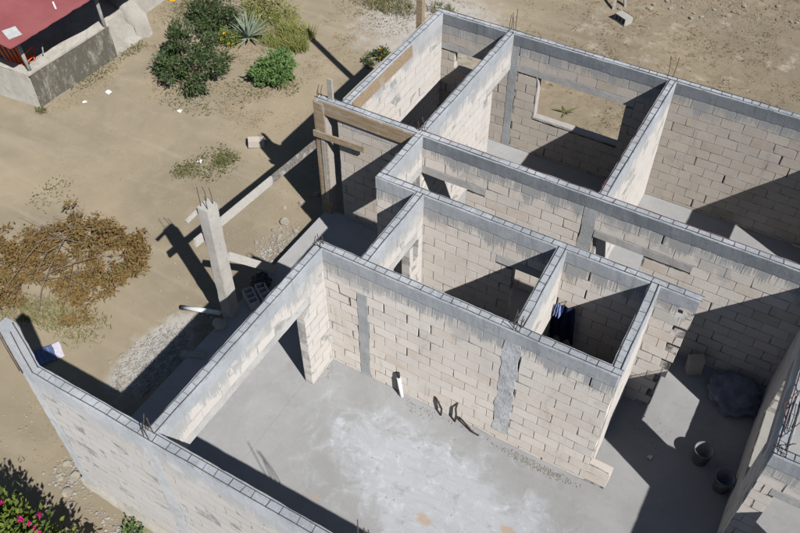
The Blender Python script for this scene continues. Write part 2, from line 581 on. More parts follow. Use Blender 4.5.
def leaves(C, D, ln, wd, rs, fold=.25, droop=0.0):
    """leaf shapes (two folded halves) at centres C pointing along D"""
    n = len(C)
    D = D / np.linalg.norm(D, axis=1, keepdims=True)
    q = rs.normal(size=(n, 3))
    A = np.cross(D, q)
    A /= np.linalg.norm(A, axis=1, keepdims=True) + 1e-9
    N = np.cross(A, D)
    ln = np.broadcast_to(ln, (n,))[:, None]
    wd = np.broadcast_to(wd, (n,))[:, None]
    v = np.stack([C, C + D * ln * .45 + A * wd * .5 + N * wd * fold, C + D * ln - np.array([0, 0, 1.]) * droop * ln, C + D * ln * .45 - A * wd * .5 + N * wd * fold], 1)
    f = np.array([[0, 1, 2], [0, 2, 3]])
    F = (np.arange(n)[:, None, None] * 4 + f[None]).reshape(-1, 3)
    return v.reshape(-1, 3), F

def blades(C, hgt, lean, wd, rs):
    """grass blades: thin three-point triangles pairs rising from C"""
    n = len(C)
    a = rs.uniform(0, 2 * np.pi, n)
    L = lean * rs.uniform(.2, 1.0, n)
    h = hgt * rs.uniform(.5, 1.1, n)
    dirv = np.stack([np.cos(a), np.sin(a), np.zeros(n)], 1)
    side = np.stack([-np.sin(a), np.cos(a), np.zeros(n)], 1) * wd
    mid = C + dirv * (L * .35)[:, None] + np.array([0, 0, 1.]) * (h * .6)[:, None]
    tip = C + dirv * L[:, None] + np.array([0, 0, 1.]) * h[:, None]
    v = np.stack([C - side * .5, C + side * .5, mid + side * .35, mid - side * .35, tip], 1)
    f = np.array([[0, 1, 2], [0, 2, 3], [3, 2, 4]])
    F = (np.arange(n)[:, None, None] * 5 + f[None]).reshape(-1, 3)
    return v.reshape(-1, 3), F

# ---------------------------------------------------------------- ground
def gz(x, y):
    z = -.38
    # lower strip along the outside of the near wall
    s = min(1, max(0, (1.2 - y) / 1.0))
    k = min(1, max(0, (x + 3.0) / 2.4))
    z += s * (.10 * (1 - k) - .20 * k)
    z += .035 * mn.noise(Vector((x * .35, y * .35, 0))) + .018 * mn.noise(Vector((x * 1.3, y * 1.3, 4)))
    if x > -3.5 and y > 11.5:
        f = min(1, (y - 11.5) / 2)
        z += f * (.05 * mn.noise(Vector((x * .9, y * .9, 9))) + .035 * mn.noise(Vector((x * 2.6, y * 2.6, 2))))
    return z
def axis(lo, hi, step, far):
    c = list(np.arange(lo, hi + 1e-6, step))
    g, d = [], step
    q = hi
    while q < far:
        d *= 1.6
        q += d
        g.append(q)
    q, d, h = lo, step, []
    while q > -far:
        d *= 1.6
        q -= d
        h.append(q)
    return h[::-1] + c + g
gx = axis(-16, 9, .16, 600)
gy = axis(-4, 22, .16, 600)
GV = np.array([(x, y, gz(x, y)) for y in gy for x in gx])
nx = len(gx)
I = np.arange(len(gy) - 1)[:, None] * nx + np.arange(nx - 1)[None]
GF = np.stack([I, I + 1, I + nx + 1, I + nx], -1).reshape(-1, 4)
g = tri_mesh('ground', GV, GF, M['sand'])
tag(g, None, None, None, 'structure')
g.data.polygons.foreach_set('use_smooth', np.ones(len(GF), bool))

# floor slabs
def slab(name, poly, z0, z1, mat):
    mb = MB()
    n = len(poly)
    vs_ = [(x, y, z0) for x, y in poly] + [(x, y, z1) for x, y in poly]
    fs = [tuple(range(n - 1, -1, -1)), tuple(range(n, 2 * n))] + [(i, (i + 1) % n, n + (i + 1) % n, n + i) for i in range(n)]
    mb.add(vs_, fs)
    return tag(mb.build(name, mat), None, None, None, 'structure')
slab('house_floor', [(-.07, .07), (8.6, .07), (8.6, 10.36), (-1.6, 10.36), (-1.6, 6.74), (-.07, 6.74)], -.9, 0, M['floor'])
pf = slab('porch_floor', [(-2.13, .078), (-.071, .078), (-.071, 6.739), (-2.08, 6.739), (-2.10, 4.0)], -.9, -.004, M['floor'])

# ---------------------------------------------------------------- block walls
bcache = {}
def block_mesh(L, var, h=.186, th=.15, pale=''):
    key = (round(L, 2), var, round(h, 2), pale)
    if key in bcache:
        return bcache[key]
    rr = random.Random(int(key[0] * 100) * 7 + var * 131)
    L2, h2, t2, b = key[0] / 2, h / 2, th / 2, .003
    vs_, idx = [], {}
    for sx in (-1, 1):
        for sy in (-1, 1):
            for sz in (-1, 1):
                j = [rr.uniform(-.003, .003) for _ in range(3)]
                chip = rr.random() < .10
                for k in range(3):
                    bb = b * rr.uniform(.7, 1.5) + (.014 if chip else 0)
                    p = [sx * (L2 - (bb if k != 0 else 0)), sy * (t2 - (bb if k != 1 else 0)), sz * (h2 - (bb if k != 2 else 0))]
                    idx[(sx, sy, sz, k)] = len(vs_)
                    vs_.append((p[0] + j[0], p[1] + j[1] * .3, p[2] + j[2]))
    fs = []
    def q(*a):
        fs.append(tuple(idx[i] for i in a))
    for s in (-1, 1):
        f = [(s, -1, -1, 0), (s, 1, -1, 0), (s, 1, 1, 0), (s, -1, 1, 0)]
        q(*(f if s > 0 else f[::-1]))
        f = [(-1, s, -1, 1), (-1, s, 1, 1), (1, s, 1, 1), (1, s, -1, 1)]
        q(*(f if s > 0 else f[::-1]))
        f = [(-1, -1, s, 2), (1, -1, s, 2), (1, 1, s, 2), (-1, 1, s, 2)]
        q(*(f if s > 0 else f[::-1]))
    for a in (-1, 1):
        for c in (-1, 1):
            f = [(a, c, -1, 0), (a, c, -1, 1), (a, c, 1, 1), (a, c, 1, 0)]
            q(*(f if a * c > 0 else f[::-1]))
            f = [(a, -1, c, 2), (a, -1, c, 0), (a, 1, c, 0), (a, 1, c, 2)]
            q(*(f if a * c > 0 else f[::-1]))
            f = [(-1, a, c, 1), (-1, a, c, 2), (1, a, c, 2), (1, a, c, 1)]
            q(*(f if a * c > 0 else f[::-1]))
            for d in (-1, 1):
                f = [(a, c, d, 0), (a, c, d, 1), (a, c, d, 2)]
                q(*(f if a * c * d > 0 else f[::-1]))
    mb = MB()
    mb.add(vs_, fs)
    me = mb.mesh('block', M['block' + pale])
    bcache[key] = me
    return me

# stirrup lying across a beam: flat square hoop of thin wire
def stirrup_mesh():
    mb = MB()
    a = .052
    mb.bar((0, -a, 0), (0, a, 0), .005, .005)
    mb.bar((0, -a, 0), (0, -a, -.05), .005, .005)
    mb.bar((0, a, 0), (0, a, -.05), .005, .005)
    return mb.mesh('stirrup', M['rebar'])
STIR = stirrup_mesh()

def subtract(iv, a, b):
    out = []
    for p, q in iv:
        if b <= p or a >= q:
            out.append((p, q))
        else:
            if a - p > .03:
                out.append((p, a))
            if q - b > .03:
                out.append((b, q))
    return out

def wall(label, p0, p1, openings=(), cols=(), z0=0.0, top=H, tooth1=False, tooth0=False, beam=(None, None), bars=True, seed=1, pale='', sills=True, slots=0, skip=None, red=False, beam_mat='beam', col_mat='column'):
    """openings: (s0, s1, za, zb, lintel_s0, lintel_s1); cols: (s0, s1, za, zb)"""
    rr = random.Random(seed)
    p0, p1 = Vector((p0[0], p0[1], 0)), Vector((p1[0], p1[1], 0))
    d = p1 - p0
    L = d.length
    root = empty('block_wall', (p0.x, p0.y, z0), math.atan2(d.y, d.x))
    tag(root, label, 'wall', 'bare block walls of the unfinished house')
    root['kind'] = 'thing'
    core = .0735 if pale in ('_pale', '_wash') else .0712
    Z = lambda z: z - z0
    k = 0
    mort = MB()
    zt = BB
    row = 0
    while zt > z0 + .05:
        zb = max(zt - .2, z0)
        zm = (zt + zb) / 2
        iv = [(0.0, L)]
        if tooth1:
            e = L - (.0 if row % 2 else .19) - rr.uniform(0, .05)
            if zm < 1.3:
                e -= rr.choice((0, 0, .1))
            iv = [(0.0, e)]
        for (a, b, za, zc, la, lb) in openings:
            if zb < zc - .02 and zt > za + .04:
                iv = subtract(iv, a, b)
            if la is not None and LB < zm < LT:
                iv = subtract(iv, la, lb)
        for (a, b, za, zc) in cols:
            if za < zm < zc:
                ja, jb = rr.uniform(-.02, .02), rr.uniform(-.02, .02)
                iv = subtract(iv, a + ja, b + jb)
        if skip:
            iv = skip(row, zm, iv)
        off = .2 * (row % 2) + (.0 if seed % 2 else .1)
        sl = [rr.uniform(.3, L - .3) for _ in range(slots)] if (slots and rr.random() < .45) else []
        for (a, b) in iv:
            # mortar core of this course
            cuts = [a + .006]
            x = math.floor((a - off) / .4) * .4 + off
            while x < b:
                b0, b1 = max(x, a), min(x + .4, b)
                x += .4
                if b1 - b0 < .05:
                    continue
                gap = .005 + rr.uniform(-.002, .003)
                e1 = 0.0
                if rr.random() < .05 and b1 < b - .1:
                    e1 = rr.uniform(.012, .026)
                bl = b1 - b0 - 2 * gap - e1
                if bl < .04:
                    continue
                hh = (zt - zb) - .010
                me = block_mesh(bl, rr.randrange(4), hh, pale=pale)
                o = link('block', me, root)
                o.location = (b0 + gap + bl / 2 + rr.uniform(-.002, .002), rr.uniform(-.0015, .0015), Z((zt + zb) / 2) + rr.uniform(-.002, .002))
                o.rotation_euler = (rr.uniform(-.004, .004) + (math.pi if rr.random() < .5 else 0), rr.uniform(-.005, .005), rr.uniform(-.004, .004))
                if e1 > 0:
                    c = b1 - gap - e1 / 2
                    if c - .02 > cuts[-1]:
                        mort.box(cuts[-1], c - e1 * .6, -core, core, Z(zb), Z(zt))
                        mort.box(c - e1 * .6, c + e1 * .6, -.02, .02, Z(zb), Z(zt))
                        cuts.append(c + e1 * .6)
            if b - .006 > cuts[-1]:
                mort.box(cuts[-1], b - .006, -core, core, Z(zb), Z(zt))
        zt -= .2
        row += 1
    mort.build('mortar', M['mortar' + (pale if pale in ('_pale', '_wash') else '')], root)
    for (a, b, za, zc, la, lb) in openings:
        if la is not None:
            m = MB()
            m.bar((la, 0, Z((LB + LT) / 2)), (lb, 0, Z((LB + LT) / 2)), T + .006, LT - LB, .004, max(2, int((lb - la) / .15)), bev=.006)
            m.build('lintel', M['lintel'], root)
        if sills and za > .2:
            m = MB()
            m.bar((a - .02, 0, Z(za) - .035), (b + .02, 0, Z(za) - .035), T + .006, .06, .006, max(2, int((b - a) / .1)), bev=.01)
            m.build('sill', M['plaster'], root)
    for (a, b, za, zc) in cols:
        m = MB()
        n = max(2, int((zc - za) / .1))
        # cast column: width wanders with the block ends it was poured against
        vs_, fs = [], []
        for i in range(n + 1):
            z = Z(za + (zc - za) * i / n)
            jr = .034 if col_mat == 'column_rough' and b - a > .2 else .012
            ja, jb = rr.uniform(-jr, .010), rr.uniform(-.010, jr)
            t = T / 2 + .004 + rr.uniform(-.002, .004)
            vs_ += [(a + ja, -t, z), (b + jb, -t, z), (b + jb, t, z), (a + ja, t, z)]
        for i in range(n):
            for q in range(4):
                q2 = (q + 1) % 4
                fs.append((i * 4 + q, i * 4 + q2, i * 4 + 4 + q2, i * 4 + 4 + q))
        fs += [(3, 2, 1, 0), (n * 4, n * 4 + 1, n * 4 + 2, n * 4 + 3)]
        m.add(vs_, fs)
        m.build('column', M[col_mat if b - a > .2 else 'column'], root)
    if top > BB:
        a = beam[0] if beam[0] is not None else 0.0
        b = beam[1] if beam[1] is not None else L
        m = MB()
        m.bar((a, 0, Z((BB + top) / 2)), (b, 0, Z((BB + top) / 2)), T + .010, top - BB, .0014, max(2, int((b - a) / .055)), bev=.008)
        ph = rr.uniform(0, 50)
        for i_, q_ in enumerate(m.v):
            if q_[2] < Z(BB) + .02:
                g_ = mn.noise(Vector((q_[0] * 2.2 + ph, q_[1] * 9, 0))) * .018 + mn.noise(Vector((q_[0] * 11 + ph, q_[1] * 9, 3))) * .024
                m.v[i_] = (q_[0], q_[1], q_[2] - max(-.004, g_))
            elif q_[2] > Z(top) - .02:
                m.v[i_] = (q_[0], q_[1] + .006 * mn.noise(Vector((q_[0] * 6 + ph, q_[1] * 20, 7))), q_[2] + .006 * mn.noise(Vector((q_[0] * 5 + ph, q_[1] * 20, 9))))
        rb = m.build('ring_beam', M[beam_mat], root)
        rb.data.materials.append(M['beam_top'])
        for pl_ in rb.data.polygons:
            if pl_.normal.z > .6:  # upward faces of the beam take the lighter concrete
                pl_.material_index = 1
        if bars:
            for sgn in (-1, 1):
                m = MB()
                n = max(2, int((b - a) / .35))
                pts = [(a - .03 + (b - a + .06) * i / n, sgn * .052 + rr.uniform(-.006, .006), Z(top) + .007 + rr.uniform(-.006, .008)) for i in range(n + 1)]
                m.tube(pts, .0055, 5)
                m.build('rebar', M['rebar_red'] if (red and sgn > 0) else M['rebar'], rb)
            x = a + .08
            while x < b - .04:
                link('stirrup', STIR, rb, (x, rr.uniform(-.004, .004), Z(top) + .004 + rr.uniform(-.004, .007)), (rr.uniform(-.05, .05), 0, rr.uniform(-.16, .16)))
                x += .19 + rr.uniform(-.05, .05)
    return root

def starters(root, pts, zb, h, lean=.05, mat='rebar', seed=0):
    """upright rebar left standing out of a column top (local coordinates of the wall)"""
    rr = random.Random(seed)
    z0 = root.location.z
    for (x, y) in pts:
        m = MB()
        hh = h * rr.uniform(.8, 1.1)
        m.tube([(x, y, zb - z0 - .05), (x + rr.uniform(-lean, lean) * .4, y + rr.uniform(-lean, lean) * .4, zb - z0 + hh * .5), (x + rr.uniform(-lean, lean), y + rr.uniform(-lean, lean), zb - z0 + hh)], .0065, 5)
        m.build('rebar', M[mat], root)
Q4 = [(-.045, -.045), (.045, -.045), (.045, .045), (-.045, .045)]
def q4(x, y=0.0):
    return [(x + a, y + b) for a, b in Q4]

h2 = T / 2
WA = wall('long near wall at the lower left with its smooth pale outer face and grey column', (-2.12, yA), (4.98, yA),
          cols=[(0, .17, -.74, BB), (2.02, 2.24, -.74, BB)], z0=-.74, seed=3, pale='_wash')
m = MB()
m.bar((.09, 0, H + .74), (.09, 0, 3.55 + .74), .20, .17, .006, 8, up=(0, 1, 0), bev=.012)
m.build('column', M['beam'], WA)
starters(WA, [(.0, -.10), (.06, -.105), (.20, -.05), (.205, .04)], H, .85, .02, seed=2)
starters(WA, q4(2.12), H, .30, .05, seed=5)
# thickened footing band at the foot of the near wall
m = MB()
m.bar((-.02, -.02, .27), (7.1, -.02, .27), .21, .54, .012, 60, bev=.03)
m.build('footing', M['render'], WA)

starters(WA, q4(5.22), H, .82, .04, seed=15)
WA2 = wall('continuation of the near wall past the bottom edge', (4.985, yA), (8.1, yA), z0=-.74, seed=23, pale='_wash')
WJ = wall('wall between porch and big room with one wide opening under its lintel', (xJ, yA + h2), (xJ, yB - h2),
          openings=[(.16, 2.96, 0, LB, 0.0, 3.16)], pale='_pale', seed=4)
starters(WJ, q4(3.62), H, .20, .03, seed=6)
WB = wall('sunlit wall behind the whitewashed floor with a rough grey column in its middle', (-h2, yB), (4.63, yB),
          cols=[(.725, .90, 0, 2.06), (3.14, 3.37, .22, BB)], seed=5, slots=1, col_mat='column_rough',
          skip=lambda row, z, iv: iv)
starters(WB, q4(3.25), H, .26, .05, seed=8)
m = MB()
m.bar((3.25, 0, 0), (3.25, 0, .22), .15, .13, .006, 3, up=(0, 1, 0))
m.build('column', M['lintel'], WB)
# low toothed stub past the end of that wall
for k, (zb_, e) in enumerate(((.06, 5.04), (.26, 5.04))):
    o = link('block', block_mesh(.38, k, .187), WB)
    o.location = (4.83 + .01 * k, 0, zb_ + .1)
m = MB()
m.box(4.62, 5.0, -.066, .066, 0, .455)
m.build('mortar', M['mortar'], WB)

WC = wall('wall with drips under its beam and a broken toothed right end behind the small rooms', (-h2, yC), (5.17, yC),
          openings=[(2.50, 3.13, 0, 1.95, 2.2, 3.13)], tooth1=True, seed=6, slots=1)
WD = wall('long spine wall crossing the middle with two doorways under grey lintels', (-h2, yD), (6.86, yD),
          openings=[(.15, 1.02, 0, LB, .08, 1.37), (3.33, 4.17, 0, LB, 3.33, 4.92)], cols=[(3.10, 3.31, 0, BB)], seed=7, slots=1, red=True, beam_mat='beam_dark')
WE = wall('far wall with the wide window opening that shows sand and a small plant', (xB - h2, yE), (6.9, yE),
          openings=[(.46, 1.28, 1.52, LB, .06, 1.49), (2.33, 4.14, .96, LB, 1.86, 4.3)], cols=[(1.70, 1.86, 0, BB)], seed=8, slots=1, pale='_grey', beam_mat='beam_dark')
m = MB()
m.bar((2.335, 0, .93), (2.335, 0, 1.80), .035, .158, .006, 9, up=(0, 1, 0), bev=.012)
m.bar((2.335, 0, 1.78), (2.30, 0, 1.90), .035, .158, .008, 3, up=(0, 1, 0), bev=.012)
m.build('jamb', M['plaster'], WE)
starters(WE, q4(1.64), H, .42, .05, seed=3)
starters(WE, [(4.75, .04), (4.83, .04)], H, .48, .05, seed=4)

WC1 = wall('short wall piece over the corridor entrance left of the spine wall', (xC, yC + h2), (xC, yD - h2),
           openings=[(.06, 1.07, 0, LB, 0.0, 1.134)], pale='_pale', seed=9)
WC2 = wall('bright side wall with a doorway at its far end beside the window room', (xC, yD + h2), (xC, yE - h2),
           openings=[(2.72, 3.51, 0, LB, 2.42, 3.514)], pale='_pale', seed=10)
starters(WC2, [(-.02, -.03), (.03, .03), (-.06, .04)], H, .25, .05, seed=9)
WBk = wall('sunlit wall of the narrow far left room with a form board along its beam', (xB, yD + h2), (xB, yE - h2), pale='_pale', seed=11, beam_mat='column')
WPl = wall('shaded wall under the boarded porch beam at the left of the house', (-1.66, yD), (-h2, yD), pale='_grey', seed=12, beam=(-.46, 1.585), beam_mat='column')
WDd = wall('short wall with a broken doorway left of the dark bathroom', (xD, yB + h2), (xD, yC - h2),
           openings=[(.06, 1.18, 0, LB, 0.0, 1.42)], pale='_pale', seed=13,
           skip=lambda row, z, iv: (subtract(iv, 1.3, 1.46) if 1.5 < z < 1.9 else iv))
WF = wall('dividing wall between the two small rooms with a blue garment hanging on it', (xF0, yB + h2), (xF1, yC - h2), pale='_pale', seed=14)
starters(WF, [(-.02, -.04), (.02, .04)], H, .26, .05, seed=11)
WG = wall('right wall of the small rooms ending at the free corner', (xG0, yB + h2), (xG1, yC - h2), pale='_pale', seed=15)
WH = wall('bright dividing wall between the two large far rooms', (xH, yD + h2), (xH, yE - h2), pale='_pale', seed=16, red=True)
starters(WH, [(.02, .05)], H, .35, .05, 'rebar_red', seed=12)
WR = wall('shaded wall with a window opening at the right edge above the pails', (xR, yX + h2), (xR, yD - h2),
          openings=[(.62, 1.85, .98, LB, .42, 2.0)], seed=17, red=True)
WX = wall('short wall with a doorway at the lower right corner', (xR - h2, yX), (8.3, yX),
          openings=[(.27, 1.2, 0, LB, .2, 1.4)], seed=18)
for k_ in range(7):
    m = MB()
    x0_, y0_ = R.uniform(.1, .9), R.uniform(-.06, .06)
    m.tube([(x0_, y0_, H + .02), (x0_ + R.uniform(.1, .3), y0_ + R.uniform(-.12, .12), H + .07 + R.uniform(0, .08)), (x0_ + R.uniform(.4, .8), y0_ + R.uniform(-.15, .15), H + .02 + R.uniform(0, .1))], .006, 5)
    m.build('rebar', M['rebar_red' if k_ % 3 == 0 else 'rebar'], WR)
starters(WX, q4(.1), H, .22, .12, seed=31)
WS = wall('right side wall of the far right room with a doorway', (xS, yD + h2), (xS, yE - h2),
          openings=[(1.75, 2.73, 0, LB, 1.6, 2.9)], seed=19)
WT = wall('outer side wall past the right edge casting shade on the big room floor', (xT, yA + h2), (xT, 2.95), seed=20)

# ---------------------------------------------------------------- form boards and porch timber
def board(name, a, b, wd, th, mat, parent=None, up=None, label=None, cat='board', group=None, seg=6):
    mb = MB()
    a, b = Vector(a), Vector(b)
    mb.bar((0, 0, 0), b - a, wd, th, .002, seg, up=up)
    o = mb.build(name, M[mat], parent, tuple(a))
    if label:
        tag(o, label, cat, group)
    return o
board('form_board', (-2.02, yD - .098, 2.555), (-.12, yD - .098, 2.555), .03, .27, 'wood_brown', label='brown form board nailed along the front of the porch beam')
board('form_board', (xB + .098, yD + .16, 2.56), (xB + .098, 9.05, 2.56), .03, .24, 'wood_brown', label='brown form board along the top of the narrow room wall')
board('form_board', (xB - .098, yD + .16, 2.56), (xB - .098, 9.9, 2.56), .03, .26, 'wood_grey', label='grey form board on the outer side of the narrow room beam')

# boarded column at the porch corner
pc = empty('boarded_column', (-2.0, yD - .03, 0))
tag(pc, 'tall column still cased in brown boards at the porch corner', 'column')
m = MB()
m.bar((0, 0, -.5), (0, 0, 2.68), .17, .17, .005, 12, up=(0, 1, 0))
m.build('core', M['column'], pc)
for dx, dy, wx, wy, mt, z0_, z1_ in ((-.105, 0, .028, .23, 'wood_brown', -.3, 2.7), (.105, -.01, .028, .2, 'wood_grey', .2, 2.35), (.0, -.105, .19, .028, 'wood_brown', -.1, 2.66)):
    m = MB()
    m.bar((dx, dy, z0_), (dx, dy, z1_), wx, wy, .003, 8, up=(0, 1, 0))
    m.build('form_board', M[mt], pc)
m = MB()
m.bar((.04, -.126, .35), (.04, -.126, 1.9), .08, .014, .002, 4, up=(0, 1, 0))
m.build('form_board', M['wood_grey'], pc)
m = MB()
m.bar((.16, .06, 2.62), (.16, .06, 3.12), .10, .045, .003, 4, up=(0, 1, 0))
m.build('stub_post', M['wood_grey'], pc)
for a in ((-.06, -.02), (-.09, .05), (-.03, .06)):
    m = MB()
    m.tube([(a[0], a[1], 2.6), (a[0] - .02, a[1], 2.8), (a[0] + .01, a[1] + .02, 2.93)], .006, 5)
    m.build('rebar', M['rebar'], pc)
board('cross_plank', (-2.14, 6.60, 1.98), (-1.05, 6.60, 2.02), .035, .13, 'wood_brown', label='short brown plank nailed across the boarded column')
board('long_plank', (-2.17, 3.28, 2.0), (-2.17, 5.3, 1.80), .045, .16, 'wood_white', label='long pale plank from the bare post towards the boarded column')
board('long_plank', (-2.17, 5.302, 1.80), (-2.17, 6.66, 1.665), .045, .16, 'wood_splash', label='dark cement-splashed plank joining the long pale plank to the boarded column')
# bare concrete post
pp = empty('concrete_post', (-2.03, 3.56, 0))
tag(pp, 'bare leaning concrete post with rebar sticking out of its top', 'post')
m = MB()
m.bar((-.05, .03, -.5), (.06, -.03, 2.72), .21, .24, .006, 16, up=(0, 1, 0), bev=.012)
m.build('shaft', M['postc'], pp)
for q in Q4:
    m = MB()
    x, y = .06 + q[0] * 1.4, -.03 + q[1] * 1.5
    m.tube([(x, y, 2.65), (x - .01, y + .01, 2.9), (x + R.uniform(-.05, .05), y + R.uniform(-.05, .05), 3.0 + R.uniform(0, .12))], .0065, 5)
    m.build('rebar', M['rebar'], pp)
board('cleat', (-2.19, 3.24, 2.50), (-2.07, 3.70, 2.66), .035, .07, 'wood_white', label='small pale wooden cleat near the top of the bare post', cat='wood')
board('brace', (-1.93, 3.70, 1.45), (-1.96, 4.80, .06), .045, .14, 'wood_white', label='pale brace plank leaning from the bare post down to the porch floor')
# tall wooden post behind the far left corner
board('prop_post', (-1.80, 9.98, -.5), (-1.80, 9.98, 4.9), .13, .12, 'wood_brown', up=(0, 1, 0), label='tall brown wooden post behind the far left house corner', cat='post')

# ---------------------------------------------------------------- neighbouring house (upper left)
nh = empty('neighbour_house', (-10.2, 6.6, -.4))
tag(nh, 'neighbouring house with faded red roof and stained porch parapet at the upper left', 'house')
def nbuild(mb, name, mat, parent=nh):
    o = mb.build(name, M[mat], parent)
    if parent is nh:
        o.location = (10.2, -6.6, .4)
    return o
def rough_prism(poly, z0, z1, jit=.01, step=.25):
    """vertical prism over a polygon with subdivided, slightly uneven sides"""
    pts = []
    n = len(poly)
    for i in range(n):
        a, b = Vector(poly[i]), Vector(poly[(i + 1) % n])
        k = max(1, int((b - a).length / step))
        pts += [a.lerp(b, j / k) for j in range(k)]
    mb = MB()
    m_ = len(pts)
    zs = [z0, (z0 + z1) / 2, z1 - .03, z1]
    vs_ = []
    for i, z in enumerate(zs):
        for p in pts:
            e = jit if i else jit * .4
            vs_.append((p.x + R.uniform(-e, e), p.y + R.uniform(-e, e), z + (R.uniform(-e, e) * .6 if i == 3 else 0)))
    fs = [tuple(3 * m_ + k for k in range(m_))]
    for i in range(3):
        for k in range(m_):
            k2 = (k + 1) % m_
            fs.append((i * m_ + k, i * m_ + k2, (i + 1) * m_ + k2, (i + 1) * m_ + k))
    mb.add(vs_, fs)
    return mb
par = nbuild(rough_prism([(-10.36, 6.78), (-10.12, 6.56), (-10.06, 9.06), (-10.32, 9.06)], -.7, .52), 'parapet', 'stained')
nbuild(rough_prism([(-10.38, 6.75), (-10.10, 6.54), (-10.04, 9.08), (-10.34, 9.08)], .523, .575, .008), 'coping', 'render')
nbuild(rough_prism([(-16.5, 6.30), (-11.5, 6.42), (-10.14, 6.545), (-10.36, 6.77), (-11.5, 6.72), (-16.5, 6.62)], -.7, .55), 'parapet', 'render')
nbuild(rough_prism([(-11.0, 6.9), (-10.38, 6.78), (-10.35, 9.04), (-10.72, 9.04)], -.3, .30, .006), 'porch_bench', 'render')
m = MB()
m.box(-16.5, -10.9, 6.7, 12.5, -.6, .04)
nbuild(m, 'porch_floor', 'render')
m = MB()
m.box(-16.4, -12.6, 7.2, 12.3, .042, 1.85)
nbuild(m, 'house_wall', 'porch_shade')
# tilted sheet roof with shallow ribs
m = MB()
ny = 46
vs_, fs = [], []
for j in range(ny + 1):
    y = 6.08 + (10.8 - 6.08) * j / ny
    rib = .012 * (1 if j % 6 == 0 else 0)
    for x, z in ((-9.66, 1.64), (-11.5, 1.82), (-16.5, 2.3)):
        vs_.append((x + (R.uniform(-.012, .012) if x > -10 else 0), y, z + rib))
for j in range(ny):
    for i in range(2):
        fs.append((j * 3 + i, (j + 1) * 3 + i, (j + 1) * 3 + i + 1, j * 3 + i + 1))
n0 = len(vs_)
vs_ += [(a, b, c - .025) for a, b, c in vs_]
fs += [tuple(n0 + q for q in f[::-1]) for f in fs]
for j in range(ny):
    fs.append((j * 3, n0 + j * 3, n0 + (j + 1) * 3, (j + 1) * 3))
    fs.append((j * 3 + 2, (j + 1) * 3 + 2, n0 + (j + 1) * 3 + 2, n0 + j * 3 + 2))
for a, b in ((0, 1), (1, 2)):
    fs.append((a, b, n0 + b, n0 + a))
    q = ny * 3
    fs.append((q + a, n0 + q + a, n0 + q + b, q + b))
m.add(vs_, fs)
rf = nbuild(m, 'roof', 'roof')
m = MB()
m.bar((-9.86, 6.43, 1.680), (-10.19, 6.55, 1.712), .30, .012, .006, 2)
m.build('patch_sheet', M['grey_plate'], rf)
m = MB()
m.bar((-9.95, 7.70, 1.69), (-10.2, 7.86, 1.714), .03, .01, .004, 3)
m.build('paint_streak', M['pvc'], rf)
for a, b in (((-10.21, 6.68, .56), (-10.28, 6.66, 1.68)), ((-10.06, 8.94, .56), (-10.14, 8.98, 1.67))):
    m = MB()
    m.tube([a, b], .045, 10)
    nbuild(m, 'porch_pole', 'galv')
m = MB()
m.tube([(-10.42, 7.05, .3), (-10.5, 7.15, .55), (-10.40, 7.3, .62), (-10.52, 7.42, .75)], .016, 6)
m.tube([(-10.44, 6.92, .3), (-10.55, 6.98, .5), (-10.6, 7.1, .45)], .014, 6)
nbuild(m, 'bent_rod', 'galv')
# ramp
m = MB()
vs_, fs = [], []
nxr, nyr = 8, 8
for i in range(nxr + 1):
    for j in range(nyr + 1):
        f = i / nxr
        x = -10.02 - 1.0 * f
        y = 9.07 + (10.14 - 9.07) * j / nyr
        vs_.append((x + (.02 * math.sin(j * 2.1) if i == 0 else 0), y, (-.41 + .455 * f) + R.uniform(-.006, .006)))
for i in range(nxr):
    for j in range(nyr):
        a = i * (nyr + 1) + j
        fs.append((a, a + nyr + 1, a + nyr + 2, a + 1)[::-1])
m.add(vs_, fs)
nbuild(m, 'ramp', 'render')
# curved wing wall
arc = [(-10.0, 10.16), (-10.08, 10.36), (-10.3, 10.52), (-10.7, 10.66), (-11.2, 10.86), (-11.9, 11.2), (-12.6, 11.6)]
inn = [(-10.25, 10.0), (-10.4, 10.12), (-10.6, 10.2), (-10.95, 10.3), (-11.4, 10.45), (-12.1, 10.75), (-12.8, 11.1)]
hts = [-.28, -.02, .1, .2, .28, .34, .4]
m = MB()
vs_, fs = [], []
for (a, b, h) in zip(arc, inn, hts):
    vs_ += [(a[0] + .05, a[1] + .03, -.7), (a[0], a[1], h - .05), (a[0] * .8 + b[0] * .2, a[1] * .8 + b[1] * .2, h), (b[0] * .8 + a[0] * .2, b[1] * .8 + a[1] * .2, h + .01), (b[0], b[1], h - .04), (b[0], b[1], -.7)]
for i in range(len(arc) - 1):
    for k in range(5):
        fs.append((i * 6 + k, i * 6 + k + 1, i * 6 + 7 + k, i * 6 + 6 + k))
fs.append((5, 4, 3, 2, 1, 0))
m.add(vs_, fs, True)
nbuild(m, 'wing_wall', 'render')
# orange slatted chair behind the parapet
ch = empty('metal_chair', (-10.85, 6.98, .04), .35)
tag(ch, 'orange red slatted metal chair standing behind the parapet under the red roof', 'chair')
for sx in (-.2, .2):
    for sy in (-.2, .2):
        m = MB()
        m.tube([(sx, sy, 0), (sx, sy, .45)], .016, 6)
        m.build('leg', M['orange'], ch)
m = MB()
m.bar((-.23, 0, .46), (.23, 0, .46), .46, .025)
m.build('seat', M['orange'], ch)
for i in range(5):
    m = MB()
    m.bar((-.2 + .1 * i, -.21, .46), (-.22 + .11 * i, -.32, .98), .045, .016)
    m.build('slat', M['orange'], ch)
m = MB()
m.tube([(-.25, .2, .45), (-.25, .2, .68), (-.25, -.25, .70), (-.25, -.33, 1.0), (.25, -.33, 1.0), (.25, -.25, .70), (.25, .2, .68), (.25, .2, .45)], .018, 6)
m.build('frame', M['orange'], ch)

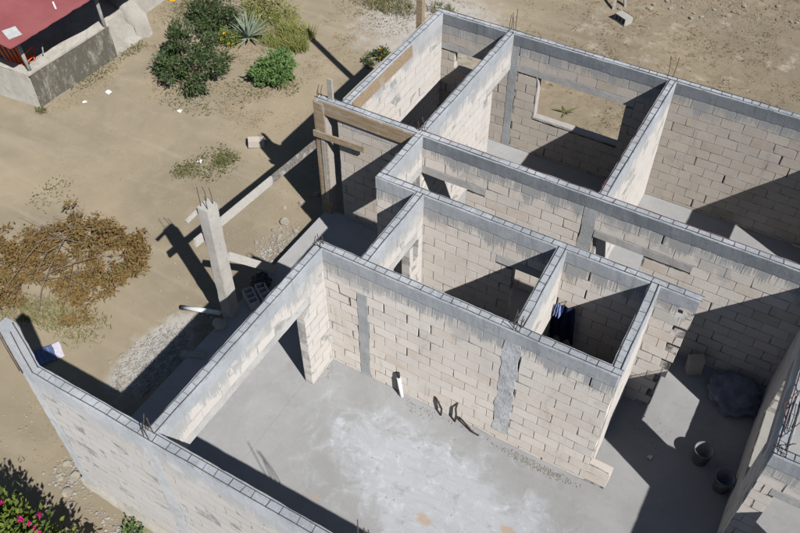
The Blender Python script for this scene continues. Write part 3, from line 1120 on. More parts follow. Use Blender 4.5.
# ---------------------------------------------------------------- plants
def shrub(name, label, cat, base, cen, rad, nclump, nleaf, ln, wd, mat, seed, stem_mat='bark', flowers=(), nst=7, clump_r=.22, up=.25, group=None, lobes=None):
    rs = np.random.RandomState(seed)
    root = empty(name, base)
    tag(root, label, cat, group)
    d = rs.normal(size=(nclump, 3))
    d /= np.linalg.norm(d, axis=1, keepdims=True)
    rr_ = rs.uniform(.35, 1.0, nclump) ** .6
    wob = 1 + .22 * np.sin(d[:, 0] * 5 + seed) * np.cos(d[:, 1] * 4 + seed * 2)
    cl = np.array(cen) + d * (rr_ * wob)[:, None] * np.array(rad)
    if lobes:
        lb = np.array(lobes)[rs.randint(0, len(lobes), nclump)]
        cl = np.array(base) + lb[:, :3] + d * rr_[:, None] * lb[:, 3:4]
    cl[:, 2] = np.maximum(cl[:, 2], base[2] + .08)
    k = rs.randint(0, nclump, nleaf)
    offs = rs.normal(size=(nleaf, 3)) * clump_r * rs.uniform(.5, 1.2, nclump)[k][:, None]
    C = cl[k] + offs
    C[:, 2] = np.maximum(C[:, 2], base[2] + .02)
    D = (C - np.array(cen)) * .9 + rs.normal(size=(nleaf, 3)) * .55 * np.array(rad).mean()
    D[:, 2] += up * np.array(rad).mean()
    v, f = leaves(C - np.array(base), D, ln * rs.uniform(.6, 1.25, nleaf), wd * rs.uniform(.7, 1.2, nleaf), rs)
    fo = tri_mesh('foliage', v, f, M[mat], root)
    tag(fo, None, kind='stuff')
    for i in range(nst):
        m = MB()
        t = cl[rs.randint(nclump)] - np.array(base)
        m.tube([(rs.uniform(-.06, .06), rs.uniform(-.06, .06), -.05), tuple(t * .45 + rs.normal(size=3) * .05), tuple(t)], .022, 6, .006)
        m.build('stem', M[stem_mat], root)
    for (fm, n, s) in flowers:
        kk = rs.randint(0, nclump, n)
        P = cl[kk] + (cl[kk] - np.array(cen)) * .18 + rs.normal(size=(n, 3)) * .05
        for q in range(n):
            pt = np.repeat((P[q] - np.array(base))[None], 7, 0)
            dd = rs.normal(size=(7, 3)) + (P[q] - np.array(cen)) * 2
            v, f = leaves(pt, dd, s, s * .75, rs, .1)
            tri_mesh('flower', v, f, M[fm], root)
    return root

shrub('flowering_bush', 'large dark leafy bush with brownish tips beside the neighbouring ramp', 'bush', (-7.75, 9.2, -.4), (-7.75, 9.2, .35), (.75, .7, .72), 110, 5600, .12, .036, 'leaf_dark', 3, clump_r=.075, nst=14, flowers=[('flow_pale', 70, .03)], lobes=[(0, 0, .75, .38), (-.5, -.05, .45, .3), (.45, .1, .5, .34), (.15, .5, .8, .3), (-.25, .25, 1.1, .3), (.4, -.35, .3, .26), (-.1, -.35, .55, .3), (.62, .45, .55, .24), (-.55, .4, .7, .24)])
shrub('flowering_bush', 'smaller light green lobe of leaves low at the foot of the dark bush', 'bush', (-8.3, 9.1, -.4), (-8.3, 9.1, -.1), (.33, .32, .26), 20, 1200, .10, .035, 'leaf_green', 4, clump_r=.11)
shrub('leafy_bush', 'dark green bush at the top edge left of the silver agave', 'bush', (-8.75, 11.2, -.4), (-8.75, 11.3, .15), (.55, .55, .5), 60, 3000, .12, .036, 'leaf_dark', 5, clump_r=.09, lobes=[(0, 0, .5, .35), (-.4, .2, .4, .3), (.35, .2, .45, .3), (.1, -.3, .3, .25), (0, .5, .8, .3)])
shrub('round_shrub', 'round bright green shrub standing alone on the sand', 'shrub', (-6.0, 10.25, -.4), (-6.0, 10.28, -.08), (.50, .50, .27), 60, 3200, .09, .055, 'leaf_green', 6, clump_r=.07, nst=5)
shrub('yellow_bush', 'loose yellow green bush at the top edge behind the silver agave', 'bush', (-8.0, 12.6, -.4), (-8.0, 12.6, -.05), (.8, .6, .36), 34, 1300, .12, .03, 'leaf_yellow', 7, clump_r=.15)
shrub('yellow_bush', 'yellow flowering plant growing in front of the silver agave', 'plant', (-7.9, 10.95, -.4), (-7.9, 10.95, -.15), (.22, .2, .22), 14, 420, .09, .035, 'leaf_lime', 8, clump_r=.07, nst=4, flowers=[('flow_yellow', 16, .05)])
shrub('flower_plant', 'small plant with yellow and orange flowers near the far left wall', 'plant', (-4.2, 12.35, -.4), (-4.2, 12.35, -.28), (.22, .2, .14), 12, 330, .08, .04, 'leaf_dark', 9, clump_r=.06, nst=3, flowers=[('flow_yellow', 9, .055), ('flow_orange', 3, .055)])
shrub('purple_plant', 'small dark purplish plant beside the yellow flowers', 'plant', (-4.35, 11.95, -.4), (-4.35, 11.95, -.3), (.16, .12, .08), 8, 160, .07, .04, 'leaf_dark', 10, clump_r=.05, nst=3)
shrub('magenta_bush', 'bush with magenta flowers in the lower left corner', 'bush', (-1.65, -1.75, -.6), (-1.5, -1.68, .55), (1.05, .66, .75), 95, 8500, .10, .055, 'leaf_lime', 11, clump_r=.12, flowers=[('flow_pink', 70, .085)])
shrub('weed_plant', 'small green weed at the foot of the near wall', 'plant', (-.98, -.30, -.58), (-.98, -.30, -.45), (.11, .1, .12), 12, 160, .08, .04, 'leaf_green', 12, clump_r=.05, nst=3)

def agave(name, label, base, n, L, wd, mat, seed, rise=(.25, 1.3)):
    rs = np.random.RandomState(seed)
    root = empty(name, base)
    tag(root, label, 'plant')
    for i in range(n):
        a = i * 2.399 + rs.uniform(-.2, .2)
        el = rise[0] + (rise[1] - rise[0]) * (i / n) + rs.uniform(-.1, .1)
        l = L * rs.uniform(.8, 1.1)
        d = Vector((math.cos(a) * math.cos(el), math.sin(a) * math.cos(el), math.sin(el)))
        sd_ = Vector((-math.sin(a), math.cos(a), 0))
        nn = sd_.cross(d) * -1
        vs_, fs = [], []
        for k, (t, w_) in enumerate(((0, .5), (.25, 1.0), (.55, .85), (.85, .4), (1.0, .04))):
            c = d * (l * t) - Vector((0, 0, .10 * l * t * t))
            ww = wd * w_ / 2
            vs_ += [c - sd_ * ww + nn * ww * .4, c - nn * .006, c + sd_ * ww + nn * ww * .4]
        for k in range(4):
            o = k * 3
            fs += [(o, o + 1, o + 4, o + 3), (o + 1, o + 2, o + 5, o + 4)]
        m = MB()
        m.add(vs_, fs, True)
        m.build('leaf', M[mat], root)
    return root
agave('agave', 'silver green agave rosette among the yellow grass', (-7.72, 11.45, -.38), 52, .82, .07, 'leaf_agave', 2)
agave('spiky_plant', 'small spiky green plant on the sand seen through the far window', (.70, 12.62, -.40), 6, .33, .06, 'leaf_cover', 9, (.05, .7))

# grasses and weeds, one object for each kind
def scatter(n, cx, cy, rx, ry, rs):
    a = rs.uniform(0, 2 * np.pi, n)
    r = np.sqrt(rs.uniform(0, 1, n)) * rs.uniform(.6, 1.1, n)
    x, y = cx + rx * r * np.cos(a), cy + ry * r * np.sin(a)
    return np.stack([x, y, np.array([gz(p, q) for p, q in zip(x, y)])], 1)
rs = np.random.RandomState(21)
parts = [blades(scatter(n, cx, cy, rx, ry, rs), h, l, .018, rs) for n, cx, cy, rx, ry, h, l in
         ((300, -6.85, 12.05, .3, .3, .42, .38), (240, -6.45, 12.2, .28, .3, .38, .36), (200, -6.5, 11.75, .25, .22, .32, .32), (330, -7.6, 12.5, .9, .6, .33, .3), (500, -7.1, 11.6, .6, .3, .22, .2), (420, -6.35, 11.7, .35, .3, .35, .35))]
def merge(parts):
    V, F, o = [], [], 0
    for v, f in parts:
        V.append(v)
        F.append(f + o)
        o += len(v)
    return np.concatenate(V), np.concatenate(F)
v, f = merge(parts)
tag(tri_mesh('tall_grass', v, f, M['leaf_yellow']), 'tall yellow green grass clump beside the silver agave', 'grass', None, 'stuff')

parts = []
for n, cx, cy, rx, ry in ((650, -5.3, 6.95, .6, .75), (520, -5.15, 7.2, .28, .33), (380, -5.7, 6.5, .3, .35), (330, -7.3, 8.5, 1.0, .5), (260, -6.4, 9.5, .8, .7), (200, -5.6, 10.1, .5, .5), (260, -9.9, 8.2, .25, .9), (200, -9.9, 9.5, .2, .5), (160, -7.6, 4.5, .5, .6), (420, -5.5, 14.5, 1.6, 1.0), (350, -9.8, 11.8, .9, .8), (160, -3.6, 13.4, .5, .5), (130, -10.0, 6.45, .2, .12)):
    C = scatter(n, cx, cy, rx, ry, rs)
    C[:, 2] += rs.uniform(.0, .07, n)
    D = rs.normal(size=(n, 3)) * np.array([1, 1, .35])
    parts.append(leaves(C, D, rs.uniform(.03, .085, n), rs.uniform(.012, .03, n), rs))
v, f = merge(parts)
tag(tri_mesh('creeping_weeds', v, f, M['leaf_cover']), 'creeping green weeds spread in patches over the sand', 'weeds', None, 'stuff')

parts = []
for n, cx, cy, rx, ry, h in ((700, -5.2, 2.1, .55, .4, .10), (420, -4.5, 2.2, .6, .5, .06), (380, -5.7, 1.9, .5, .35, .08), (380, -6.1, 1.3, .4, .6, .08), (900, -5.4, 14.7, 1.1, .55, .16), (300, -4.0, 15.2, .5, .4, .12), (400, -9.9, 12.0, .6, .7, .12)):
    parts.append(blades(scatter(n, cx, cy, rx, ry, rs), h, .12, .016, rs))
v, f = merge(parts)
tag(tri_mesh('short_grass', v, f, M['leaf_dull']), 'short green grass between the brushwood and the near wall', 'grass', None, 'stuff')

parts = []
def tufts(n, x0, x1, y0, y1, h, wd):
    x, y = rs.uniform(x0, x1, n), rs.uniform(y0, y1, n)
    keep = np.array([mn.noise(Vector((p * .9, q * .9, 1.0))) + .5 * mn.noise(Vector((p * 2.7, q * 2.7, 5.0))) > -.05 for p, q in zip(x, y)])
    x, y = x[keep], y[keep]
    C = np.stack([x, y, np.array([gz(p, q) for p, q in zip(x, y)])], 1)
    m_ = len(C)
    C = np.repeat(C, 5, 0) + rs.normal(size=(m_ * 5, 3)) * np.array([.05, .05, 0])
    D = rs.normal(size=(m_ * 5, 3)) * np.array([1, 1, .3]) + np.array([0, 0, .25])
    return leaves(C, D, rs.uniform(.04, h, m_ * 5), rs.uniform(.006, wd, m_ * 5), rs)
parts = [tufts(4200, -.5, 8.5, 11.6, 21.5, .11, .022), tufts(700, -4, 0, 13, 20, .09, .02)]
v, f = merge(parts)
tag(tri_mesh('dry_turf', v, f, M['straw_dark']), 'dead brown turf covering the plot behind the far wall', 'grass', None, 'stuff')
parts = [tufts(1100, -9.5, -3, 8, 14, .07, .014), tufts(2600, -8.6, -5.2, 8.4, 13.0, .09, .014), tufts(700, -6.5, -3.4, 13.2, 16, .09, .014), tufts(500, -11, -9.2, 10.5, 13, .09, .014), tufts(500, -10.0, -9.4, 6.6, 10, .06, .014), tufts(330, -9.5, -3, 1.2, 8, .05, .012), tufts(420, -6.5, -2.6, -2.0, 1.2, .06, .014), tufts(260, -1.9, 3.4, 10.8, 12.4, .06, .014)]
v, f = merge(parts)
tag(tri_mesh('dry_litter', v, f, M['straw']), 'dry straw and leaf litter strewn over the sand', 'litter', None, 'stuff')

# brushwood pile of cut branches with withered leaves
bp = empty('brush_pile', (-5.8, 3.0, -.4))
tag(bp, 'pile of cut branches with withered brown leaves on the sand', 'brushwood')
rs = np.random.RandomState(33)
tips = []
def branch(pts, r, r1, mat='bark'):
    m = MB()
    m.tube([(x + 5.8, y - 3.0, z + .4) for x, y, z in pts], r, 6, r1)
    m.build('branch', M[mat], bp)
for pts, r in (([(-6.6, 3.05, -.1), (-6.3, 3.25, .05), (-6.0, 3.45, .02), (-5.75, 3.55, -.05)], .026),
               ([(-5.95, 2.55, -.15), (-5.95, 2.95, .12), (-5.85, 3.3, .15)], .024),
               ([(-5.25, 1.95, -.2), (-5.45, 2.3, .0), (-5.6, 2.7, .12), (-5.85, 3.25, .15)], .022),
               ([(-6.5, 1.95, -.25), (-6.0, 2.05, -.1), (-5.3, 2.25, -.15)], .018),
               ([(-6.25, 1.7, -.3), (-6.15, 2.2, -.05), (-6.2, 2.7, .1), (-6.3, 3.2, .1)], .02),
               ([(-5.6, 2.6, .05), (-5.3, 3.0, .12), (-5.0, 3.5, .05), (-4.75, 3.85, -.15)], .014),
               ([(-5.6, 2.4, .05), (-5.2, 2.7, .1), (-4.9, 3.2, .05)], .012),
               ([(-6.2, 3.2, .1), (-6.0, 3.7, .1), (-5.7, 4.05, -.1)], .013),
               ([(-6.6, 3.2, .05), (-6.5, 3.8, .05), (-6.4, 4.2, -.15)], .013)):
    branch(pts, r * .62, r * .25)
    for q in range(3):
        i = rs.randint(len(pts))
        p_ = np.array(pts[i])
        dv = rs.normal(size=3) * np.array([.22, .22, .06])
        branch([tuple(p_), tuple(p_ + dv + rs.normal(size=3) * .03), tuple(p_ + dv * 2.1 + np.array([0, 0, -.03]))], .007, .003)
cl = []
def along(a, b, n, sp, zz=.12):
    for i in range(n):
        t = rs.uniform()
        cl.append((a[0] + (b[0] - a[0]) * t + rs.normal() * sp, a[1] + (b[1] - a[1]) * t + rs.normal() * sp, -.38 + abs(rs.normal()) * zz))
along((-7.2, 2.8), (-5.6, 3.9), 70, .28, .24)
along((-7.3, 2.2), (-5.6, 3.0), 70, .28, .22)
along((-6.6, 3.9), (-5.5, 4.1), 26, .16, .2)
along((-5.5, 3.9), (-5.0, 4.35), 18, .09, .14)
along((-5.0, 4.3), (-4.6, 3.7), 26, .10, .14)
along((-4.6, 3.75), (-4.75, 3.0), 24, .11, .14)
along((-5.5, 3.45), (-5.2, 3.4), 10, .07, .12)
along((-5.4, 3.0), (-4.7, 3.1), 14, .1, .12)
along((-5.6, 2.7), (-4.8, 2.6), 26, .13, .1)
along((-6.9, 1.8), (-5.9, 2.1), 36, .22, .14)
along((-4.75, 2.15), (-4.5, 2.3), 8, .07, .06)
cl = np.array(cl)
n = 15000
k = rs.randint(0, len(cl), n)
C = cl[k] + rs.normal(size=(n, 3)) * np.array([.06, .06, .045])
C[:, 2] = np.maximum(C[:, 2], -.39)
D = rs.normal(size=(n, 3)) * np.array([1, 1, .5])
v, f = leaves(C - np.array([-5.8, 3.0, -.4]), D, rs.uniform(.035, .12, n), rs.uniform(.012, .045, n), rs, .5)
tag(tri_mesh('foliage', v, f, M['leaf_brown'], bp), None, kind='stuff')

# ---------------------------------------------------------------- stones and rubble
def rock_mesh(seed, mat, flat=.6):
    rr = random.Random(seed)
    import bmesh
    bm = bmesh.new()
    bmesh.ops.create_icosphere(bm, subdivisions=2, radius=.5)
    o = Vector((rr.uniform(0, 50), rr.uniform(0, 50), rr.uniform(0, 50)))
    pl = [(Vector((rr.uniform(-1, 1), rr.uniform(-1, 1), rr.uniform(-1, 1))).normalized(), rr.uniform(.28, .44)) for _ in range(6)]
    for v_ in bm.verts:
        p = v_.co.copy()
        for nn, dd in pl:
            q = p.dot(nn)
            if q > dd:
                p -= nn * (q - dd)
        p *= 1 + .22 * mn.noise(p * 2.3 + o)
        p.z *= flat
        v_.co = p
    me = bpy.data.meshes.new('stone')
    bm.to_mesh(me)
    bm.free()
    me.materials.append(M[mat])
    return me
RM = [rock_mesh(i, 'stone') for i in range(5)] + [rock_mesh(20 + i, 'stone_dark') for i in range(4)]
def stone(x, y, s, label, group=None, k=None, dz=0.0, cat='stone'):
    o = link('stone', RM[R.randrange(len(RM)) if k is None else k])
    o.location = (x, y, gz(x, y) + s * .2 + dz)
    o.scale = (s * R.uniform(.8, 1.25), s * R.uniform(.8, 1.2), s)
    o.rotation_euler = (R.uniform(-.2, .2), R.uniform(-.2, .2), R.uniform(0, 6.28))
    return tag(o, label, cat, group)
for x, y, s in ((-2.7, 2.75, .12), (-2.95, 2.3, .11), (-3.1, 1.95, .10), (-3.35, 2.05, .11), (-2.6, 3.2, .09), (-2.55, 2.45, .10), (-2.9, 2.75, .08), (-3.2, 2.4, .08), (-2.75, 1.9, .1), (-3.0, 1.7, .11), (-2.5, 1.7, .12), (-2.6, 2.05, .09), (-3.45, 1.85, .08)):
    stone(x, y, s, 'pale rubble stone in the cement debris left of the porch edge', 'rubble stones beside the porch')
for x, y, s in ((-2.45, 5.55, .13), (-2.65, 5.85, .15), (-2.5, 6.15, .12), (-2.9, 5.95, .1), (-3.0, 5.5, .09), (-2.85, 6.25, .2), (-2.4, 5.2, .12), (-2.6, 5.0, .1), (-2.9, 6.9, .1), (-2.75, 7.3, .16), (-3.1, 6.6, .09)):
    stone(x, y, s, 'small rubble stone on the sand between the long plank and the porch', 'rubble stones near the plank')
for x, y, s in ((-2.0, -.05, .17), (-1.9, -.30, .19), (-1.7, -.42, .12), (-2.25, .05, .13), (-2.15, -.18, .1)):
    stone(x - .35, y - .05, s, 'pale flat stone on the sand outside the foot of the near wall', 'stones outside the near wall', 0)
for i in range(26):
    x = R.uniform(.2, 6.0)
    y = 18.0 + (x - .2) * .36 + R.uniform(-.5, .9)
    stone(x, y, R.uniform(.07, .16), 'pale rubble lump among the stones along the top edge', 'stones along the top edge', R.randrange(5))
# pebble debris, too small to tell apart
def debris(name, label, regions, mat, seed, smin, smax):
    rs = np.random.RandomState(seed)
    base = np.array([[1, 0, 0], [-1, 0, 0], [0, 1, 0], [0, -1, 0], [0, 0, .8], [0, 0, -.8]])
    tf = np.array([[0, 2, 4], [2, 1, 4], [1, 3, 4], [3, 0, 4], [2, 0, 5], [1, 2, 5], [3, 1, 5], [0, 3, 5]])
    V, F, o = [], [], 0
    for n, cx, cy, rx, ry, zf in regions:
        C = scatter(n, cx, cy, rx, ry, rs)
        if zf is not None:
            C[:, 2] = zf
        for c in C:
            s = rs.uniform(smin, smax) * rs.uniform(.5, 1)
            a = rs.uniform(0, 6.28)
            rot = np.array([[math.cos(a), -math.sin(a), 0], [math.sin(a), math.cos(a), 0], [0, 0, 1]])
            p = base * rs.uniform(.6, 1.1, (6, 1)) * np.array([1, rs.uniform(.6, 1), .7]) * s
            V.append(p @ rot.T + c + np.array([0, 0, s * .25]))
            F.append(tf + o)
            o += 6
    return tag(tri_mesh(name, np.concatenate(V), np.concatenate(F), M[mat]), label, 'debris', None, 'stuff')
debris('cement_debris', 'broken cement gravel heaped along the outer edge of the porch',
       [(1700, -2.85, 2.3, .5, .9, None), (500, -2.8, 2.5, .3, .6, None), (160, -2.6, 3.4, .3, .5, None), (420, -2.55, 5.6, .4, .7, None), (220, -2.35, -.08, .45, .35, None), (200, -1.0, -.35, .9, .16, None)], 'stone_white', 4, .012, .05)
debris('mortar_crumbs', 'mortar crumbs fallen on the floor along the foot of the walls',
       [(330, 3.9, 3.50, .75, .09, .0), (120, 2.2, 3.55, .9, .05, .0), (60, 1.9, 3.45, .4, .1, .0), (26, 2.6, 2.5, 2.0, .9, .0), (50, .15, 3.4, .12, .3, .0), (40, 5.2, 4.9, .4, .4, .0), (420, 3.9, 3.52, .8, .07, .0)], 'stone_white', 5, .006, .022)
debris('scattered_pebbles', 'tiny pale pebbles scattered across the sand',
       [(420, -6, 7, 5, 4.5, None), (260, -3.6, 6, 1.2, 3, None), (500, 3, 17, 5, 4, None), (120, -3.5, 0, 1.5, 1.5, None), (900, 2.6, 19.0, 2.6, 1.0, None)], 'stone', 6, .012, .04)

# single blocks lying about
def loose_block(loc, rot, label, L=.39, h=.19):
    me = block_mesh(L, 1, h, pale='_grey')
    o = link('loose_block', me)
    o.location = loc
    o.rotation_euler = rot
    return tag(o, label, 'block')
loose_block((-4.87, 8.0, -.30), (math.radians(80), .1, .7), 'single pale block lying on the sand beside the shrub shadow', .36, .26)
loose_block((5.45, 6.45, .20), (0, math.radians(86), .5), 'single block standing upright in the shade against the spine wall', .39, .24)
m = MB()
# hollow pale block on the far plot, its cells facing the camera
def hollow(mb, L, Wd, h, n, t=.025):
    mb.box(-L / 2, L / 2, -Wd / 2, -Wd / 2 + t, 0, h)
    mb.box(-L / 2, L / 2, Wd / 2 - t, Wd / 2, 0, h)
    c = (L - t) / n
    for i in range(n + 1):
        x = -L / 2 + i * c
        mb.box(x + .0005, x + t - .0005, -Wd / 2 + t, Wd / 2 - t, 0, h - .002)
hollow(m, .40, .20, .28, 3, .025)
m.box(-.2, .2, -.1, .1, .0, .02)
o = m.build('hollow_block', M['postc'], None, (.56, 17.25, -.28), (math.radians(90), 0, math.radians(-28)))
tag(o, 'large pale hollow block tipped on its side on the far plot', 'block')
for i, (x, y, lab) in enumerate(((-1.90, 3.98, 'hollow grey block next to the bare post with its cells open upwards'), (-1.78, 4.19, 'hollow grey block lying just beyond its twin on the shaded porch'))):
    m = MB()
    hollow(m, .40, .19, .19, 3)
    o = m.build('hollow_block', M['lintel'], None, (x, y, 0), (0, 0, math.radians(-32)))
    tag(o, lab, 'block')

# ---------------------------------------------------------------- small things
# dark rags and bag on the porch
def lump(name, label, cat, c, r, mat, seed, amp=.25, freq=3.0, sub=4, flat_bottom=True):
    import bmesh
    bm = bmesh.new()
    bmesh.ops.create_icosphere(bm, subdivisions=sub, radius=1)
    o = Vector((seed * 7.1, seed * 3.3, seed))
    for v_ in bm.verts:
        p = v_.co.copy()
        k = 1 + amp * mn.noise(p * freq * .5 + o) + amp * .5 * mn.noise(p * freq * 1.4 + o) - amp * .45 * abs(mn.noise(p * freq * 2.2 + o))
        q = Vector((p.x * r[0] * k, p.y * r[1] * k, p.z * r[2] * k))
        if flat_bottom:
            q.z = max(q.z, -r[2] * .75)
        v_.co = q
    me = bpy.data.meshes.new(name)
    bm.to_mesh(me)
    bm.free()
    me.materials.append(M[mat])
    me.polygons.foreach_set('use_smooth', [True] * len(me.polygons))
    ob = link(name, me, None, (c[0], c[1], c[2] + r[2] * .75))
    return tag(ob, label, cat)
lump('crumpled_bag', 'crumpled dark bag on the porch behind the hollow blocks', 'bag', (-2.0, 4.42, 0), (.20, .17, .13), 'black', 3, .45, 4)
lump('tarpaulin_bundle', 'big bundled dark blue tarpaulin lying in the shade by the spine wall', 'tarpaulin', (6.17, 6.22, 0), (.42, .38, .24), 'tarp', 5, .34, 3.4)
lump('cement_lump', 'rounded grey cement lump at the foot of the bare post', 'cement', (-2.05, 3.25, 0), (.13, .11, .07), 'render', 8, .3, 3)
board('short_plank', (-2.25, 2.45, -.02), (-1.85, 2.6, .03), .13, .03, 'wood_grey', label='short grey plank lying across the porch edge by the debris')
# pipe by the porch edge
pi_ = empty('drain_pipe', (-3.1, 3.42, -.30))
tag(pi_, 'white plastic pipe with a black end lying by the porch edge', 'pipe')
m = MB()
m.tube([(0, 0, 0), (.82, .10, .24)], .042, 12)
m.build('pipe', M['pvc'], pi_)
m = MB()
m.tube([(-.05, -.006, -.015), (.03, .004, .009)], .047, 12)
m.build('end_ring', M['black'], pi_)
# striped woven sack
sk = empty('woven_sack', (-4.50, 1.40, -.36), math.radians(62))
tag(sk, 'flattened blue and white woven sack lying half in shade on the grass', 'sack')
def sheet(x0, x1, y0, y1, nx_, ny_, amp, seed, z=.03):
    mb = MB()
    vs_, fs = [], []
    for j in range(ny_ + 1):
        for i in range(nx_ + 1):
            x, y = x0 + (x1 - x0) * i / nx_, y0 + (y1 - y0) * j / ny_
            vs_.append((x + .012 * mn.noise(Vector((x * 7, y * 7, seed))), y + .012 * mn.noise(Vector((x * 7, y * 7, seed + 3))), z + amp * mn.noise(Vector((x * 5, y * 5, seed + 5))) + amp * .6 * abs(mn.noise(Vector((x * 13, y * 3, seed))))))
    n_ = len(vs_)
    vs_ += [(a, b, c - .02) for a, b, c in vs_]
    for j in range(ny_):
        for i in range(nx_):
            a = j * (nx_ + 1) + i
            fs.append((a, a + 1, a + nx_ + 2, a + nx_ + 1))
            fs.append((n_ + a + nx_ + 1, n_ + a + nx_ + 2, n_ + a + 1, n_ + a))
    rim = [i for i in range(nx_ + 1)] + [(j + 1) * (nx_ + 1) - 1 for j in range(1, ny_ + 1)] + [ny_ * (nx_ + 1) + i for i in range(nx_ - 1, -1, -1)] + [j * (nx_ + 1) for j in range(ny_ - 1, 0, -1)]
    for a, b in zip(rim, rim[1:] + rim[:1]):
        fs.append((a, n_ + a, n_ + b, b))
    mb.add(vs_, fs, True)
    return mb
sheet(-.24, .12, -.19, .19, 12, 12, .03, 2).build('blue_panel', M['sack_blue'], sk)
sheet(.121, .25, -.185, .185, 6, 12, .03, 2).build('white_panel', M['sack_white'], sk)
for i in range(4):
    sheet(-.22 + .085 * i, -.211 + .085 * i, -.17, .17, 2, 12, .03, 2, .037).build('stripe', M['sack_grey'], sk)
# paper scraps
for x, y, s, lab in ((-9.35, 7.2, .10, 'white crumpled paper scrap on the sand nearest the stained parapet corner'), (-9.15, 7.8, .12, 'white crumpled paper scrap on the sand below the parapet middle'),
                     (-4.62, 3.05, .09, 'white scrap lying on the brown leaves of the brushwood'), (-4.1, 5.2, .07, 'white scrap on the sand left of the bare post'), (-5.6, 6.9, .10, 'pale blue scrap lying in the creeping weeds'),
                     (-7.2, 8.1, .09, 'white scrap in front of the dark bush'), (5.36, 4.52, .07, 'small white scrap on the shaded floor near the pails')):
    mb = MB()
    z = gz(x, y) if x < 0 else 0.0
    vs_ = []
    for j in range(4):
        for i in range(4):
            vs_.append(((i - 1.5) * s * .33 + R.uniform(-.15, .15) * s, (j - 1.5) * s * .33 + R.uniform(-.15, .15) * s, R.uniform(.005, .35) * s))
    mb.add(vs_, [(j * 4 + i, j * 4 + i + 1, j * 4 + i + 5, j * 4 + i + 4) for j in range(3) for i in range(3)])
    n_ = len(mb.v)
    mb.add([(a, b, c - .004) for a, b, c in vs_], [(j * 4 + i + 4, j * 4 + i + 5, j * 4 + i + 1, j * 4 + i) for j in range(3) for i in range(3)])
    tag(mb.build('paper_scrap', M['paper'], None, (x, y, z + .01)), lab, 'paper')
# wall pipe stub and loose conduit ends
ps = empty('wall_pipe', (1.44, 3.60, 0))
tag(ps, 'white pipe stub standing upright against the wall with the rough column', 'pipe')
m = MB()
m.tube([(.03, -.02, 0), (-.04, .0, .46)], .034, 12)
m.build('pipe', M['pvc'], ps)
m = MB()
m.tube([(-.04, .0, .45), (-.055, .01, .56)], .026, 10)
m.build('end_ring', M['black'], ps)
def conduit(label, pts, r=.016):
    m = MB()
    m.tube(pts, r, 7)
    tag(m.build('conduit', M['hose'], None), label, 'conduit')
yb = yB - .085
conduit('dark bent conduit end nearest the white pipe stub at the wall foot', [(2.03, yb + .02, .33), (2.12, yb - .03, .30), (2.2, yb - .05, .18), (2.2, yb - .06, .01)])
conduit('dark straight conduit end coming out of a hole in the wall foot', [(2.44, yb + .02, .46), (2.44, yb - .04, .36), (2.46, yb - .05, .2), (2.45, yb - .05, .01)])
conduit('dark conduit lying along the wall foot left of the rough column', [(2.5, yb - .02, .14), (2.62, yb - .05, .10), (2.78, yb - .10, .04), (2.9, yb - .10, .02)], .014)
# pails
def pail(label, x, y, s, tilt=0):
    r = empty('pail', (x, y, 0), tilt)
    tag(r, label, 'bucket')
    m = MB()
    m.lathe([(0, 0), (.11 * s, 0), (.145 * s, .30 * s), (.152 * s, .30 * s), (.152 * s, .32 * s), (.140 * s, .322 * s)], n=24)
    m.build('body', M['bucket'], r)
    m = MB()
    m.lathe([(.139 * s, .321 * s), (.108 * s, .02 * s), (0, .02 * s)], n=24)
    m.build('inside', M['bucket_in'], r)
    m = MB()
    m.tube([(.152 * s * math.cos(t), .03 * s + .152 * s * math.sin(t) * .98, .30 * s - .06 * s * math.sin(t)) for t in [math.pi * k / 10 for k in range(11)]], .004, 5)
    m.build('handle', M['galv'], r)
pail('grey pail in the shade with its bright rim catching the sun', 6.04, 4.86, 1.0)
pail('darker pail behind the rim-lit one, close to the right wall', 6.44, 4.56, 1.0, 2)
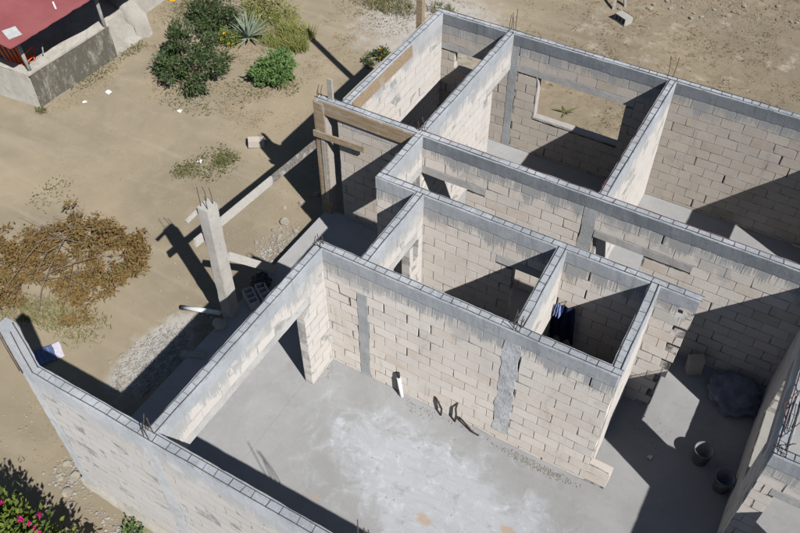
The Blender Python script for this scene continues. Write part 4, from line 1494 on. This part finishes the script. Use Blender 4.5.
# garment hanging in the corner of the small room
gm = empty('hanging_garment', (3.30, 5.30, 1.0))
tag(gm, 'navy and light blue garment hanging on the small room corner', 'garment')
def drape(w0, w1, h, seed, mat, name, off):
    mb = MB()
    vs_, fs = [], []
    nu, nv = 16, 12
    for j in range(nv + 1):
        t = j / nv
        ww = w0 + (w1 - w0) * t
        for i in range(nu + 1):
            u = i / nu
            vs_.append((off[0] + (u - .5) * ww + .01 * mn.noise(Vector((u * 4, t * 3, seed))), off[1] + .035 * math.sin(u * 17 + seed) * (.4 + t) + .03 * mn.noise(Vector((u * 5, t * 4, seed + 3))), off[2] + h * (1 - t) + .03 * mn.noise(Vector((u * 6, 0, seed)))))
    n_ = len(vs_)
    vs_ += [(a + .004, b + .008, c) for a, b, c in vs_]
    for j in range(nv):
        for i in range(nu):
            a = j * (nu + 1) + i
            fs += [(a, a + nu + 1, a + nu + 2, a + 1), (n_ + a + 1, n_ + a + nu + 2, n_ + a + nu + 1, n_ + a)]
    mb.add(vs_, fs, True)
    return mb.build(name, M[mat], gm)
drape(.28, .46, .78, 1, 'cloth_blue', 'cloth', (.10, .02, -.14))
drape(.07, .13, .26, 2, 'cloth_sky', 'collar', (-.02, -.035, .42))
m = MB()
m.tube([(.06, .13, .66), (.06, .02, .66), (.06, .0, .60)], .006, 5)
m.build('hook', M['rebar'], gm)
# stick inside the broken doorway
board('stick', (.42, 5.05, 0), (.40, 5.10, 1.75), .05, .04, 'wood_grey', up=(0, 1, 0), label='upright stick seen through the broken doorway', cat='wood')
# sawhorse at the top edge
tb = empty('wooden_trestle', (-.3, 17.9, -.4))
tag(tb, 'pale wooden trestle at the top edge of the far plot', 'trestle')
m = MB()
m.bar((-.75, .25, .62), (.45, .25, .62), .5, .05)
m.build('top', M['wood_white'], tb)
for a, b in (((.35, -.30, 0), (.30, .05, .6)), ((.60, -.05, 0), (.40, .2, .6)), ((-.62, -.25, 0), (-.6, .05, .6)), ((-.62, .65, 0), (-.6, .4, .6)), ((.5, .6, 0), (.4, .4, .6))):
    m = MB()
    m.bar(a, b, .06, .06)
    m.build('leg', M['wood_white'] if a[0] > 0 else M['wood_dark'], tb)  # left-hand legs take the darker board colour
# yellow thing at the top edge
yt = empty('yellow_jug', (-10.75, 11.95, -.4))
tag(yt, 'small yellow plastic jug on the ground at the top edge', 'jug')
m = MB()
m.lathe([(0, 0), (.10, 0), (.11, .05), (.11, .2), (.06, .27), (.035, .30), (.035, .33), (0, .33)], n=14)
m.build('body', M['yellow'], yt)
m = MB()
m.tube([(.08, 0, .22), (.14, 0, .24), (.14, 0, .12), (.10, 0, .1)], .014, 6)
m.build('handle', M['yellow'], yt)
